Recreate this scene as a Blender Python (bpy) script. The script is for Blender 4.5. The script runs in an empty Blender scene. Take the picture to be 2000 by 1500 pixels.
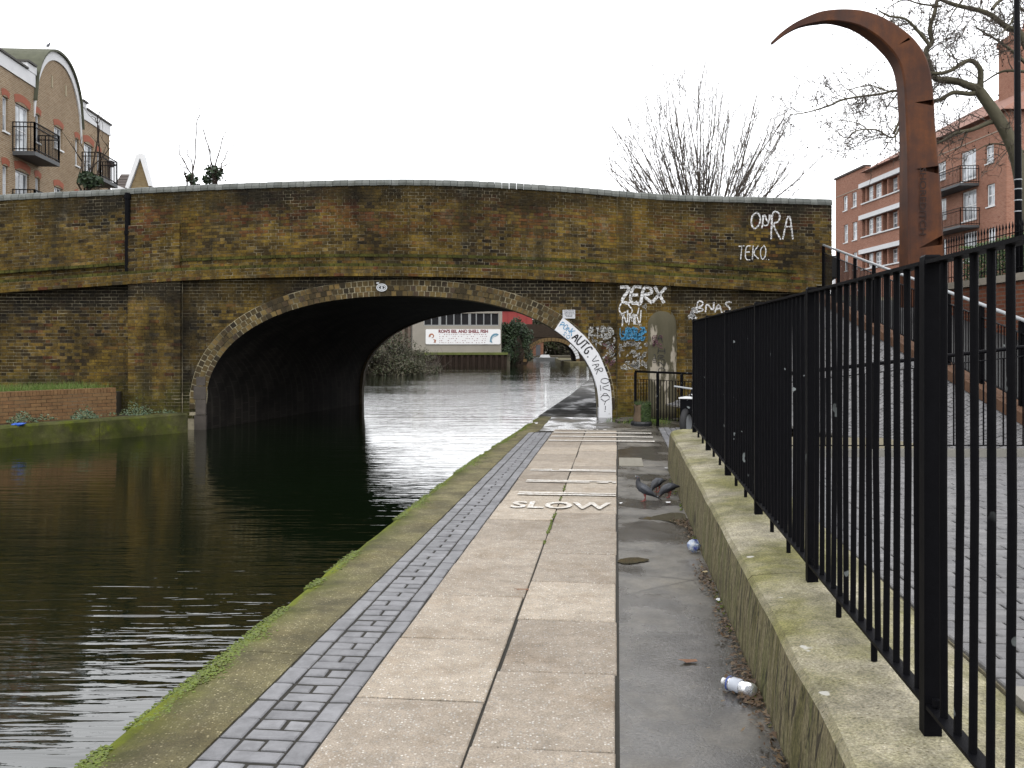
import bpy, bmesh, math, random
from mathutils import Vector, Matrix, Euler
from mathutils import noise as mnoise
random.seed(7)
R = random.random
def U(a, b): return a + (b - a) * random.random()
SC = bpy.context.scene
COL = SC.collection

# ---------------------------------------------------------------- camera, sky, sun, exposure
EYE = 1.65            # eye height over the towpath
FPX = 1850.0          # focal length in pixels of the 2000 px wide photograph
HOR = 675.0           # horizon row
cam_d = bpy.data.cameras.new('camera')
cam_d.sensor_width = 36.0
cam_d.lens = FPX / 2000.0 * 36.0
cam_d.shift_y = -(750.0 - HOR) / 2000.0
cam_d.clip_start = 0.05
cam_d.clip_end = 3000.0
cam = bpy.data.objects.new('camera', cam_d)
cam.location = (0, 0, EYE)
cam.rotation_euler = (math.radians(90), 0, 0)
COL.objects.link(cam)
SC.camera = cam

SUN_EL, SUN_AZ = math.radians(48), math.radians(170)   # high behind the camera, through cloud
w = bpy.data.worlds.new('World'); SC.world = w; w.use_nodes = True
nt = w.node_tree; nt.nodes.clear()
sky = nt.nodes.new('ShaderNodeTexSky'); sky.sky_type = 'NISHITA'; sky.sun_disc = False
sky.sun_elevation = SUN_EL; sky.sun_rotation = SUN_AZ
sky.air_density = 1.0; sky.dust_density = 4.0; sky.ozone_density = 1.0
hsv = nt.nodes.new('ShaderNodeHueSaturation'); hsv.inputs['Saturation'].default_value = 0.10
cl = nt.nodes.new('ShaderNodeMixRGB'); cl.inputs['Fac'].default_value = 0.72        # an even cloud layer over the clear sky
cl.inputs['Color2'].default_value = (18.2, 18.4, 18.9, 1)
bg = nt.nodes.new('ShaderNodeBackground'); bg.inputs['Strength'].default_value = 0.15
wo = nt.nodes.new('ShaderNodeOutputWorld')
nt.links.new(sky.outputs[0], hsv.inputs['Color'])
nt.links.new(hsv.outputs[0], cl.inputs['Color1'])
nt.links.new(cl.outputs[0], bg.inputs['Color'])
nt.links.new(bg.outputs[0], wo.inputs['Surface'])
sun_d = bpy.data.lights.new('sun', 'SUN'); sun_d.energy = 1.2; sun_d.angle = math.radians(35); sun_d.color = (1, 0.97, 0.92)
sun = bpy.data.objects.new('sun', sun_d); COL.objects.link(sun)
_d = Vector((math.sin(SUN_AZ) * math.cos(SUN_EL), math.cos(SUN_AZ) * math.cos(SUN_EL), math.sin(SUN_EL)))
sun.rotation_euler = _d.to_track_quat('Z', 'Y').to_euler()
sun.location = (0, 0, 40)
vs = SC.view_settings
vs.view_transform = 'Standard'; vs.look = 'None'; vs.gamma = 1.0; vs.exposure = 0.08; vs.use_curve_mapping = False
SC.cycles.max_bounces = 6; SC.cycles.diffuse_bounces = 3; SC.cycles.glossy_bounces = 3
SC.cycles.transmission_bounces = 4; SC.cycles.transparent_max_bounces = 6
SC.cycles.use_denoising = True

# ---------------------------------------------------------------- geometry helpers
ALPHA = math.atan(205.0 / FPX)          # the towpath runs 6.3 degrees to the right of the view
CA, SA = math.cos(ALPHA), math.sin(ALPHA)
def P(u, v, z=0.0): return Vector((u * CA + v * SA, -u * SA + v * CA, z))
def at(x, y, D): return Vector(((x - 1000) / FPX * D, D, EYE + (HOR - y) / FPX * D))
def smooth(a, b, x):
    t = max(0.0, min(1.0, (x - a) / (b - a))); return t * t * (3 - 2 * t)
def lerp(a, b, t): return a + (b - a) * t
def interp(pts, x):
    if x <= pts[0][0]:
        (x0, y0), (x1, y1) = pts[0], pts[1]
    elif x >= pts[-1][0]:
        (x0, y0), (x1, y1) = pts[-2], pts[-1]
    else:
        for i in range(len(pts) - 1):
            if pts[i][0] <= x <= pts[i + 1][0]:
                (x0, y0), (x1, y1) = pts[i], pts[i + 1]; break
    return y0 + (y1 - y0) * (x - x0) / (x1 - x0)
def spline(pts, x):
    # smooth interpolation (Catmull-Rom on a function)
    n = len(pts)
    if x <= pts[0][0] or x >= pts[-1][0]: return interp(pts, x)
    for i in range(n - 1):
        if pts[i][0] <= x <= pts[i + 1][0]: break
    def sl(k):
        a, b = pts[max(0, k - 1)], pts[min(n - 1, k + 1)]
        return (b[1] - a[1]) / (b[0] - a[0])
    (x0, y0), (x1, y1) = pts[i], pts[i + 1]
    h = x1 - x0; t = (x - x0) / h
    return (2*t**3 - 3*t*t + 1) * y0 + (t**3 - 2*t*t + t) * h * sl(i) + (-2*t**3 + 3*t*t) * y1 + (t**3 - t*t) * h * sl(i + 1)

class MB:
    def __init__(s): s.v = []; s.f = []; s.c = []
    def add(s, verts, faces, col=None):
        n = len(s.v); s.v += [tuple(p) for p in verts]
        s.f += [tuple(i + n for i in f) for f in faces]
        s.c += [col or (0.5, 0.5, 0, 0)] * len(verts)
        return s
    def box(s, c, size, rz=0.0, rot=None, col=None):
        hx, hy, hz = size[0] / 2, size[1] / 2, size[2] / 2
        m = rot if rot is not None else Matrix.Rotation(rz, 3, 'Z')
        vs_ = [m @ Vector((x, y, z)) + Vector(c) for x in (-hx, hx) for y in (-hy, hy) for z in (-hz, hz)]
        return s.add(vs_, BOXF, col)
    def pbox(s, u0, u1, v0, v1, z0, z1, col=None):       # box in path coordinates
        vs_ = [P(u, v, z) for u in (u0, u1) for v in (v0, v1) for z in (z0, z1)]
        return s.add(vs_, BOXF, col)
    def hexa(s, vs_, col=None): return s.add(vs_, BOXF, col)
    def bar(s, a, b, wx, wy=None, up=(0, 0, 1), col=None):
        a, b = Vector(a), Vector(b); wy = wy or wx
        d = (b - a); L = d.length; d.normalize()
        upv = Vector(up)
        if abs(d.dot(upv)) > .98: upv = Vector((0, 1, 0))
        x = d.cross(upv).normalized(); y = x.cross(d).normalized()
        vs_ = []
        for p in (a, b):
            for sx, sy in ((-1, -1), (1, -1), (1, 1), (-1, 1)):
                vs_.append(p + x * sx * wx / 2 + y * sy * wy / 2)
        return s.add(vs_, [(3, 2, 1, 0), (4, 5, 6, 7), (0, 1, 5, 4), (1, 2, 6, 5), (2, 3, 7, 6), (3, 0, 4, 7)], col)
    def tube(s, pts, rad, n=6, cap=True, col=None):
        pts = [Vector(p) for p in pts]
        if not isinstance(rad, (list, tuple)): rad = [rad] * len(pts)
        vs_ = []; fs = []
        ref = None
        for i, p in enumerate(pts):
            d = (pts[min(i + 1, len(pts) - 1)] - pts[max(i - 1, 0)])
            if d.length < 1e-9: d = Vector((0, 0, 1))
            d.normalize()
            if ref is None:
                ref = d.cross(Vector((0.31, 0.17, 0.93)))
                if ref.length < .1: ref = d.cross(Vector((1, 0, 0)))
            x = (ref - d * ref.dot(d))
            if x.length < 1e-6: x = d.orthogonal()
            x.normalize(); ref = x
            y = d.cross(x)
            for k in range(n):
                a = 2 * math.pi * k / n
                vs_.append(p + (x * math.cos(a) + y * math.sin(a)) * rad[i])
        for i in range(len(pts) - 1):
            for k in range(n):
                a, b = i * n + k, i * n + (k + 1) % n
                fs.append((a, b, b + n, a + n))
        if cap:
            fs.append(tuple(range(n))[::-1]); fs.append(tuple(range((len(pts) - 1) * n, len(pts) * n)))
        return s.add(vs_, fs, col)
    def loft(s, rings, cap=True, col=None):
        n = len(rings[0]); vs_ = [p for r in rings for p in r]; fs = []
        for i in range(len(rings) - 1):
            for k in range(n):
                a, b = i * n + k, i * n + (k + 1) % n
                fs.append((a, b, b + n, a + n))
        if cap:
            fs.append(tuple(range(n))[::-1]); fs.append(tuple(range((len(rings) - 1) * n, len(rings) * n)))
        return s.add(vs_, fs, col)
    def grid(s, fn, nu, nv, col=None):
        vs_ = [fn(i / nu, j / nv) for j in range(nv + 1) for i in range(nu + 1)]
        fs = [(j * (nu + 1) + i, j * (nu + 1) + i + 1, (j + 1) * (nu + 1) + i + 1, (j + 1) * (nu + 1) + i) for j in range(nv) for i in range(nu)]
        return s.add(vs_, fs, col)
    def prism(s, poly, ext, col=None):      # closed polygon (3D points) extruded by a vector
        n = len(poly); e = Vector(ext)
        vs_ = [Vector(p) for p in poly] + [Vector(p) + e for p in poly]
        fs = [tuple(range(n))[::-1], tuple(range(n, 2 * n))] + [(i, (i + 1) % n, n + (i + 1) % n, n + i) for i in range(n)]
        return s.add(vs_, fs, col)
    def blob(s, c, r, squash=(1, 1, 1), jit=.25, col=None):
        t = (1 + 5 ** .5) / 2
        vs_ = []
        for a, b, c_ in ICO_V:
            k = r * (1 + U(-jit, jit)) / 1.9
            vs_.append((c[0] + a * k * squash[0], c[1] + b * k * squash[1], c[2] + c_ * k * squash[2]))
        return s.add(vs_, ICO_F, col)
BOXF = [(0, 1, 3, 2), (4, 6, 7, 5), (0, 4, 5, 1), (2, 3, 7, 6), (0, 2, 6, 4), (1, 5, 7, 3)]
_t = (1 + 5 ** .5) / 2
ICO_V = [(-1, _t, 0), (1, _t, 0), (-1, -_t, 0), (1, -_t, 0), (0, -1, _t), (0, 1, _t), (0, -1, -_t), (0, 1, -_t), (_t, 0, -1), (_t, 0, 1), (-_t, 0, -1), (-_t, 0, 1)]
ICO_F = [(0,11,5),(0,5,1),(0,1,7),(0,7,10),(0,10,11),(1,5,9),(5,11,4),(11,10,2),(10,7,6),(7,1,8),(3,9,4),(3,4,2),(3,2,6),(3,6,8),(3,8,9),(4,9,5),(2,4,11),(6,2,10),(8,6,7),(9,8,1)]

def mesh_of(name, mb, mat, smooth_=False, origin=None):
    me = bpy.data.meshes.new(name)
    vv = mb.v if origin is None else [(p[0] - origin[0], p[1] - origin[1], p[2] - origin[2]) for p in mb.v]
    me.from_pydata(vv, [], mb.f)
    at_ = me.color_attributes.new('pc', 'FLOAT_COLOR', 'POINT')
    at_.data.foreach_set('color', [x for c in mb.c for x in c])
    if mat: me.materials.append(mat)
    if smooth_: me.polygons.foreach_set('use_smooth', [True] * len(me.polygons))
    me.update()
    return me
def put(name, me, parent=None, loc=None):
    o = bpy.data.objects.new(name, me); COL.objects.link(o)
    if loc is not None: o.location = loc
    if parent is not None:
        o.parent = parent
        o.matrix_parent_inverse = Matrix.Translation(-Vector(parent.location)) if parent.parent is None else Matrix.Identity(4)
    return o
def obj(name, mb, mat, parent=None, smooth_=False, center=False):
    if center and mb.v:
        n = len(mb.v)
        c = Vector((sum(p[0] for p in mb.v) / n, sum(p[1] for p in mb.v) / n, min(p[2] for p in mb.v)))
        return put(name, mesh_of(name, mb, mat, smooth_, c), parent, c)
    return put(name, mesh_of(name, mb, mat, smooth_), parent)
def tag(o, label, cat, group=None):
    o['label'] = label; o['category'] = cat
    if group: o['group'] = group
    return o
def thing(name, loc, label, cat, group=None):
    o = bpy.data.objects.new(name, None); COL.objects.link(o); o.location = loc; o.empty_display_size = .1
    return tag(o, label, cat, group)
def struct(o): o['kind'] = 'structure'; return o
def stuff(o): o['kind'] = 'stuff'; return o
def pieces(parent, name, items, mat, n_ind=300, stuff_name=None, key=None):
    """items: (verts, faces, colour); the nearest n_ind become parts of their own, the rest one mesh"""
    if key is None:
        key = lambda it: sum((Vector(p) - Vector((0, 0, EYE))).length for p in it[0][:4])
    items = sorted(items, key=key)
    for v, f, c in items[:n_ind]:
        mb = MB(); mb.add(v, f, c); obj(name, mb, mat, parent, center=True)
    if len(items) > n_ind:
        mb = MB()
        for v, f, c in items[n_ind:]: mb.add(v, f, c)
        stuff(obj(stuff_name or name + '_field', mb, mat, parent))

# ---------------------------------------------------------------- material helpers
class NT:
    def __init__(s, name):
        s.m = bpy.data.materials.new(name); s.m.use_nodes = True
        s.t = s.m.node_tree; s.t.nodes.clear()
        s.out = s.t.nodes.new('ShaderNodeOutputMaterial')
        s.b = s.t.nodes.new('ShaderNodeBsdfPrincipled')
        s.t.links.new(s.b.outputs[0], s.out.inputs[0])
    def n(s, kind): return s.t.nodes.new('ShaderNode' + kind)
    def set(s, sock, val):
        if isinstance(val, bpy.types.NodeSocket): s.t.links.new(val, sock)
        elif isinstance(val, (tuple, list)) and len(val) == 3 and sock.type == 'RGBA': sock.default_value = (*val, 1)
        else: sock.default_value = val
    def pos(s): return s.n('NewGeometry').outputs['Position']
    def gen(s): return s.n('TexCoord').outputs['Object']
    def map(s, vec, scale=(1, 1, 1), rot=(0, 0, 0), loc=(0, 0, 0)):
        m = s.n('Mapping'); s.set(m.inputs['Vector'], vec)
        m.inputs['Scale'].default_value = scale; m.inputs['Rotation'].default_value = rot; m.inputs['Location'].default_value = loc
        return m.outputs[0]
    def noise(s, scale, detail=4, rough=.55, vec=None, dist=0.0):
        k = s.n('TexNoise'); s.set(k.inputs['Vector'], vec if vec is not None else s.pos())
        k.inputs['Scale'].default_value = scale; k.inputs['Detail'].default_value = detail
        k.inputs['Roughness'].default_value = rough; k.inputs['Distortion'].default_value = dist
        return k.outputs['Fac']
    def voro(s, scale, vec=None, out='Distance', feat='F1', rnd=1.0):
        k = s.n('TexVoronoi'); s.set(k.inputs['Vector'], vec if vec is not None else s.pos())
        k.feature = feat; k.inputs['Scale'].default_value = scale; k.inputs['Randomness'].default_value = rnd
        return k.outputs[out]
    def ramp(s, fac, stops, interp_='LINEAR'):
        k = s.n('ValToRGB'); s.set(k.inputs[0], fac); k.color_ramp.interpolation = interp_
        el = k.color_ramp.elements
        while len(el) < len(stops): el.new(0.5)
        for e, (p, c) in zip(el, stops):
            e.position = p; e.color = (c, c, c, 1) if isinstance(c, (int, float)) else (*c, 1)
        return k.outputs[0]
    def mix(s, fac, a, b, mode='MIX'):
        k = s.n('MixRGB'); k.blend_type = mode
        s.set(k.inputs[0], fac); s.set(k.inputs[1], a); s.set(k.inputs[2], b); return k.outputs[0]
    def math(s, op, a, b=0.0, clamp=False):
        k = s.n('Math'); k.operation = op; k.use_clamp = clamp; s.set(k.inputs[0], a); s.set(k.inputs[1], b); return k.outputs[0]
    def grit(s, c, scale, lo, hi, a=.38, b=.64, detail=4, rough=.7):
        return s.mix(1, c, s.ramp(s.noise(scale, detail, rough), [(a, lo), (b, hi)]), 'MULTIPLY')
    def sat(s, c, sa=1.3, v=1.0):
        k = s.n('HueSaturation'); s.set(k.inputs['Color'], c); k.inputs['Saturation'].default_value = sa; k.inputs['Value'].default_value = v
        return k.outputs[0]
    def attr(s):
        k = s.n('Attribute'); k.attribute_name = 'pc'
        sp = s.n('SeparateColor'); s.t.links.new(k.outputs['Color'], sp.inputs[0])
        return sp.outputs[0], sp.outputs[1], sp.outputs[2], k.outputs['Alpha']
    def sep(s, vec):
        k = s.n('SeparateXYZ'); s.set(k.inputs[0], vec); return k.outputs
    def bump(s, h, strength=.4, dist=.01):
        k = s.n('Bump'); s.set(k.inputs['Height'], h); k.inputs['Strength'].default_value = strength; k.inputs['Distance'].default_value = dist
        s.t.links.new(k.outputs[0], s.b.inputs['Normal']); return k
    def fin(s, col, rough=.8, spec=.3, metal=0.0, k=.56):
        if isinstance(col, bpy.types.NodeSocket): col = s.mix(1, col, (k, k, k), 'MULTIPLY')
        else: col = tuple(x * k for x in col)
        s.set(s.b.inputs['Base Color'], col); s.set(s.b.inputs['Roughness'], rough)
        s.b.inputs['Specular IOR Level'].default_value = spec; s.b.inputs['Metallic'].default_value = metal
        return s.m

def m_plain(name, col, rough=.7, var=.25, scale=6, spec=.3, bump=0.0):
    t = NT(name)
    f = t.noise(scale, 5, .6)
    c = t.mix(f, tuple(x * (1 - var) for x in col), tuple(min(1, x * (1 + var)) for x in col))
    if bump: t.bump(t.noise(scale * 8, 4), bump, .005)
    return t.fin(c, rough, spec)
# ---------------------------------------------------------------- materials
def m_bridge_brick():
    t = NT('stock brick')
    r, g, soot, moss = t.attr()
    c = t.ramp(r, [(0, (.026, .021, .016)), (.18, (.070, .048, .026)), (.36, (.165, .118, .046)), (.56, (.285, .200, .062)), (.70, (.23, .152, .052)), (.78, (.175, .066, .038)), (.88, (.36, .265, .115)), (1, (.090, .075, .058))])
    fine = t.noise(38, 6, .7)
    c = t.mix(t.math('MULTIPLY', g, .6), c, t.mix(1, c, (.55, .5, .42), 'MULTIPLY'))
    c = t.mix(t.ramp(fine, [(.35, 0.0), (.7, 0.55)]), c, (.045, .036, .024))
    big = t.noise(.75, 7, .66, dist=.5)
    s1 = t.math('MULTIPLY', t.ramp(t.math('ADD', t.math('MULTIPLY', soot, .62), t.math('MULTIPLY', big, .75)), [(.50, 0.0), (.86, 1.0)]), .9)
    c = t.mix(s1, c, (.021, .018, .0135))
    mid = t.noise(2.6, 6, .68)
    c = t.mix(t.ramp(mid, [(.56, 0.0), (.74, .6)]), c, (.035, .029, .019))
    och = t.noise(.55, 5, .6, vec=t.map(t.pos(), loc=(7, 3, 1)))
    c = t.mix(t.ramp(och, [(.46, 0.0), (.72, .5)]), c, (.27, .180, .040))
    gn = t.noise(1.7, 6, .65, vec=t.map(t.pos(), loc=(3, 9, 4)))
    ms = t.ramp(t.math('ADD', t.math('MULTIPLY', moss, .6), t.math('MULTIPLY', gn, .7)), [(.62, 0.0), (.92, .8)])
    c = t.mix(ms, c, t.mix(t.noise(6, 4), (.060, .068, .018), (.135, .130, .036)))
    eff = t.ramp(t.noise(1.1, 7, .72, vec=t.map(t.pos(), loc=(1, 2, 8), scale=(1, 1, .5))), [(.61, 0.0), (.78, .6)])
    c = t.mix(eff, c, (.30, .285, .25))
    c = t.grit(c, 5.0, .36, 1.22, .36, .62, 7, .78)
    c = t.grit(c, 1.3, .50, 1.10, .38, .60, 5, .6)
    run = t.ramp(t.noise(1.0, 5, .65, vec=t.map(t.pos(), (3.4, 3.4, .30), loc=(5, 0, 2))), [(.52, 0.0), (.66, .62)])   # rain runs below coping and ledges
    c = t.mix(run, c, (.024, .021, .014))
    c = t.mix(1, t.sat(c, 1.10, 1.02), (1.0, .985, .90), 'MULTIPLY')
    t.bump(t.math('ADD', fine, t.noise(120, 3)), .55, .008)
    return t.fin(c, .9, .15)
def m_mortar():
    t = NT('sooty mortar')
    big = t.noise(.75, 6, .62, dist=.5)
    c = t.mix(t.ramp(big, [(.40, 0.0), (.64, 1.0)]), (.46, .41, .29), (.060, .052, .036))
    c = t.mix(t.ramp(t.noise(3, 5), [(.48, 0.0), (.68, .7)]), c, (.06, .048, .03))
    t.bump(t.noise(60, 4), .4, .006)
    return t.fin(c, .95, .1)
def m_voussoir():
    t = NT('arch ring brick')
    r, g, soot, moss = t.attr()
    c = t.ramp(r, [(0, (.045, .035, .020)), (.3, (.120, .085, .036)), (.6, (.20, .145, .055)), (.8, (.25, .165, .060)), (1, (.085, .06, .042))])
    c = t.mix(t.ramp(t.noise(3, 6, .68), [(.42, 0.0), (.68, .85)]), c, (.030, .025, .017))
    c = t.mix(soot, c, (.022, .019, .014))
    t.bump(t.noise(60, 5), .5, .006)
    return t.fin(c, .9, .15)
def m_ring_mortar():
    t = NT('pale ring mortar')
    c = t.mix(t.ramp(t.noise(1.6, 5), [(.42, 0.0), (.60, 1.0)]), (.44, .39, .26), (.075, .062, .038))
    return t.fin(c, .95, .1)
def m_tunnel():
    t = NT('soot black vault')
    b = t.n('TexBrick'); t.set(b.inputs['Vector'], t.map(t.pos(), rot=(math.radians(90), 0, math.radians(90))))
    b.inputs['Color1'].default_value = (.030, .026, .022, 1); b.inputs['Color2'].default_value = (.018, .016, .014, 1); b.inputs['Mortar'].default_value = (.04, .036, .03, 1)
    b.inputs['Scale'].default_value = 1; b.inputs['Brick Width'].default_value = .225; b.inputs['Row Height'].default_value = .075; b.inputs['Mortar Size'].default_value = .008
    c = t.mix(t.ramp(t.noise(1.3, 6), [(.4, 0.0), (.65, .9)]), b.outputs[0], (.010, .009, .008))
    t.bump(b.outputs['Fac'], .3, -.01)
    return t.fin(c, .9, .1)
def m_coping_block():
    t = NT('blue grey coping')
    r, g, a, b = t.attr()
    c = t.mix(r, (.125, .135, .125), (.21, .22, .205))
    c = t.mix(t.ramp(t.noise(7, 5), [(.45, 0.0), (.75, .7)]), c, (.075, .08, .06))
    t.bump(t.noise(40, 4), .3, .005)
    return t.fin(c, .7, .3)
def m_water():
    t = NT('canal water')
    p = t.pos()
    # one ripple train running across the view, broken up by gusts, and long slow swells
    a = t.noise(1.0, 2, .5, vec=t.map(p, (1.3, 9.5, 1), rot=(0, 0, math.radians(4))), dist=.55)
    b = t.noise(1.0, 3, .5, vec=t.map(p, (.45, 2.6, 1), rot=(0, 0, math.radians(-7)), loc=(5, 2, 0)), dist=.4)
    cch = t.noise(1.0, 3, .55, vec=t.map(p, (6, 17, 1), rot=(0, 0, math.radians(14)), loc=(1, 7, 0)))
    gust = t.ramp(t.noise(.16, 3, .5, vec=t.map(p, (.7, 1.3, 1), loc=(2.2, 1.0, 0))), [(.36, .22), (.62, 1.0)])
    far = t.ramp(t.math('MULTIPLY', t.sep(p)[1], .01), [(.24, 0.0), (.33, .65), (.50, .45), (.66, .1)])   # open, wind-ruffled reach past the bridge
    gust = t.math('ADD', gust, far)
    h = t.math('ADD', t.math('MULTIPLY', t.math('ADD', a, t.math('MULTIPLY', cch, .16)), gust), t.math('MULTIPLY', b, 1.1))
    t.bump(h, .115, .060)
    t.b.inputs['IOR'].default_value = 1.62
    c = t.mix(t.noise(.3, 3), (.003, .006, .002), (.005, .010, .004))
    return t.fin(c, .02, .5)
def m_speckle(name, base, base2, chip, density=.5, moss=0.0, mosscol=(.10, .11, .02)):
    """concrete with exposed aggregate"""
    t = NT(name)
    p = t.pos(); r, g, wet, ms = t.attr()
    c = t.mix(t.noise(1.3, 6, .62), base, base2)
    c = t.mix(t.ramp(t.noise(5.5, 6, .65), [(.42, 0.0), (.75, .45)]), c, tuple(x * .55 for x in base))
    k = t.n('TexVoronoi'); t.set(k.inputs['Vector'], p); k.inputs['Scale'].default_value = 75
    sep = t.n('SeparateColor'); t.t.links.new(k.outputs['Color'], sep.inputs[0])
    d = t.ramp(k.outputs['Distance'], [(.30, 1.0), (.46, 0.0)])
    f = t.math('MULTIPLY', d, t.ramp(sep.outputs[0], [(1 - density - .04, 0.0), (1 - density + .04, 1.0)]))
    chipc = t.mix(sep.outputs[1], chip, tuple(x * .45 for x in chip))
    c = t.mix(f, c, chipc)
    dk = t.math('MULTIPLY', d, t.ramp(sep.outputs[2], [(.74, 0.0), (.8, .6)]))
    c = t.mix(dk, c, tuple(x * .35 for x in base))
    c = t.grit(c, 130, .70, 1.22)
    c = t.grit(c, 11, .80, 1.10)
    c = t.mix(1, c, t.mix(r, (.72, .70, .68), (1.08, 1.06, 1.02)), 'MULTIPLY')
    st = t.ramp(t.noise(2.3, 6, .68, vec=t.map(p, loc=(4, 4, 0))), [(.50, 0.0), (.70, .6)])
    c = t.mix(st, c, t.mix(1, c, (.66, .58, .49), 'MULTIPLY'))
    blot = t.ramp(t.noise(.9, 6, .7, vec=t.map(p, loc=(8, 2, 0)), dist=.8), [(.52, 0.0), (.66, .5)])
    c = t.mix(blot, c, t.mix(1, c, (.70, .68, .66), 'MULTIPLY'))
    gum = t.ramp(t.voro(5.5, vec=t.map(p, loc=(.3, .7, 0))), [(.028, .55), (.045, 0.0)])
    c = t.mix(gum, c, tuple(x * .5 for x in base))
    if moss:
        mm = t.ramp(t.math('ADD', t.math('MULTIPLY', t.noise(1.5, 6, .65), .8), t.math('MULTIPLY', ms, moss)), [(.46, 0.0), (.80, .92)])
        c = t.mix(mm, c, t.mix(t.noise(9, 4), mosscol, tuple(x * .6 for x in mosscol)))
        film = t.ramp(t.math('ADD', t.math('MULTIPLY', ms, .62), t.math('MULTIPLY', t.noise(3.2, 6, .7), .62)), [(.66, 0.0), (.92, .95)])
        c = t.mix(film, c, t.mix(t.noise(22, 4), (.12, .165, .014), (.24, .27, .03)))
        c = t.grit(c, 2.4, .58, 1.12, .38, .6, 6, .7)
        c = t.sat(c, 1.3)
    t.bump(t.math('ADD', t.noise(90, 4), f), .35, .004)
    return t.fin(c, .85, .25)
def m_damp():
    t = NT('damp concrete')
    p = t.pos()
    wet = t.ramp(t.noise(.85, 5, .6, vec=t.map(p, (1, .7, 1), loc=(2, 5, 0))), [(.36, 0.0), (.54, 1.0)])
    c = t.mix(t.noise(2.2, 7, .65), (.165, .148, .118), (.285, .258, .208))
    c = t.mix(t.ramp(t.noise(9, 6, .7), [(.45, 0.0), (.75, .5)]), c, (.09, .078, .055))
    gr = t.ramp(t.voro(110), [(.2, .35), (.4, 0.0)])
    c = t.mix(gr, c, (.36, .34, .30))
    c = t.grit(c, 85, .66, 1.2)
    c = t.grit(c, 3.1, .66, 1.15, .4, .6, 6, .7)
    c = t.mix(wet, c, t.mix(1, c, (.40, .40, .43), 'MULTIPLY'))
    # hairline cracks
    w = t.voro(.55, vec=t.mix(.12, p, t.n('TexNoise').outputs['Color'], 'ADD'), feat='DISTANCE_TO_EDGE')
    c = t.mix(t.ramp(w, [(0.0, .8), (.006, 0.0)]), c, (.035, .03, .022))
    t.bump(t.noise(60, 5, .7), .35, .005)
    return t.fin(c, t.mix(wet, (.8, .8, .8), (.16, .16, .16)), .5)
def m_paver(name, c1, c2, rough=.6, dark=(.05, .05, .05)):
    t = NT(name)
    r, g, a, b = t.attr()
    c = t.mix(r, c1, c2)
    c = t.mix(t.ramp(t.noise(4, 6, .65), [(.42, 0.0), (.78, .6)]), c, dark)
    c = t.mix(t.math('MULTIPLY', t.noise(70, 4, .7), .35), c, tuple(x * 1.5 for x in c2))
    c = t.grit(c, 8, .70, 1.12, .38, .6, 5, .7)
    t.bump(t.noise(90, 4), .3, .003)
    return t.fin(c, t.mix(t.noise(3, 4), (rough - .18,) * 3, (rough + .15,) * 3), .35)
def m_wall_concrete():
    t = NT('board marked concrete')
    p = t.pos()
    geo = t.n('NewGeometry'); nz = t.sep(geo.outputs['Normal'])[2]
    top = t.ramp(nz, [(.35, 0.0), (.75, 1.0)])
    c = t.mix(t.noise(1.4, 6, .62), (.40, .365, .265), (.56, .515, .40))
    k = t.n('TexVoronoi'); t.set(k.inputs['Vector'], p); k.inputs['Scale'].default_value = 80
    sep = t.n('SeparateColor'); t.t.links.new(k.outputs['Color'], sep.inputs[0])
    d = t.math('MULTIPLY', t.ramp(k.outputs['Distance'], [(.30, 1.0), (.5, 0.0)]), t.ramp(sep.outputs[0], [(.55, 0.0), (.62, 1.0)]))
    c = t.mix(t.math('MULTIPLY', d, .8), c, t.mix(sep.outputs[1], (.72, .68, .56), (.15, .12, .07)))
    mo = t.ramp(t.noise(1.2, 6, .66, vec=t.map(p, (1, 1, 1), loc=(1, 1, 3))), [(.40, 0.0), (.62, .8)])
    c = t.mix(mo, c, t.mix(t.noise(14, 5, .7), (.105, .105, .022), (.30, .285, .095)))
    c = t.grit(c, 3.2, .74, 1.15, .40, .62, 6, .7)
    c = t.grit(c, 95, .62, 1.30, .40, .62, 5, .75)
    c = t.grit(c, 8, .80, 1.15)
    spl = t.ramp(t.noise(6.5, 3, .4, vec=t.map(p, loc=(9, 3, 0))), [(.735, 0.0), (.75, .9)])
    c = t.mix(t.math('MULTIPLY', spl, top), c, (.62, .61, .56))
    # the side: vertical green and brown runs, plank figure
    q = t.map(p, (6, 6, .8), rot=(0, 0, -ALPHA))
    vs1 = t.noise(1.0, 6, .75, vec=q, dist=.8)
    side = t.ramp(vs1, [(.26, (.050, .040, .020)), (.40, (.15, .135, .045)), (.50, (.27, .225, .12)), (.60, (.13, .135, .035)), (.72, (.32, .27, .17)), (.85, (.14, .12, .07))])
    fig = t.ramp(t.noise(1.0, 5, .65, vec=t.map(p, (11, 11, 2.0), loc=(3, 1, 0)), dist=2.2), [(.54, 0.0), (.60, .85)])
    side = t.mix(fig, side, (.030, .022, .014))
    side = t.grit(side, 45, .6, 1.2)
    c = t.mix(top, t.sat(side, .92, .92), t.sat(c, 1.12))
    t.bump(t.math('ADD', t.noise(70, 5, .7), t.math('MULTIPLY', vs1, .8)), .45, .008)
    return t.fin(c, .88, .2)
def m_iron():
    t = NT('black painted iron'); t.b.inputs['IOR'].default_value = 1.16
    p = t.pos()
    c = t.mix(t.noise(14, 4), (.0035, .0035, .0045), (.008, .008, .010))
    sp = t.math('MULTIPLY', t.ramp(t.noise(13, 2, .4), [(.725, 0.0), (.74, 1.0)]), t.ramp(t.noise(1.6, 3), [(.45, 0.0), (.6, 1.0)]))
    c = t.mix(sp, c, (.30, .33, .33))
    t.bump(t.noise(60, 4), .25, .003)
    return t.fin(c, t.mix(t.noise(9, 3), (.40, .40, .40), (.6, .6, .6)), .25)
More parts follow.
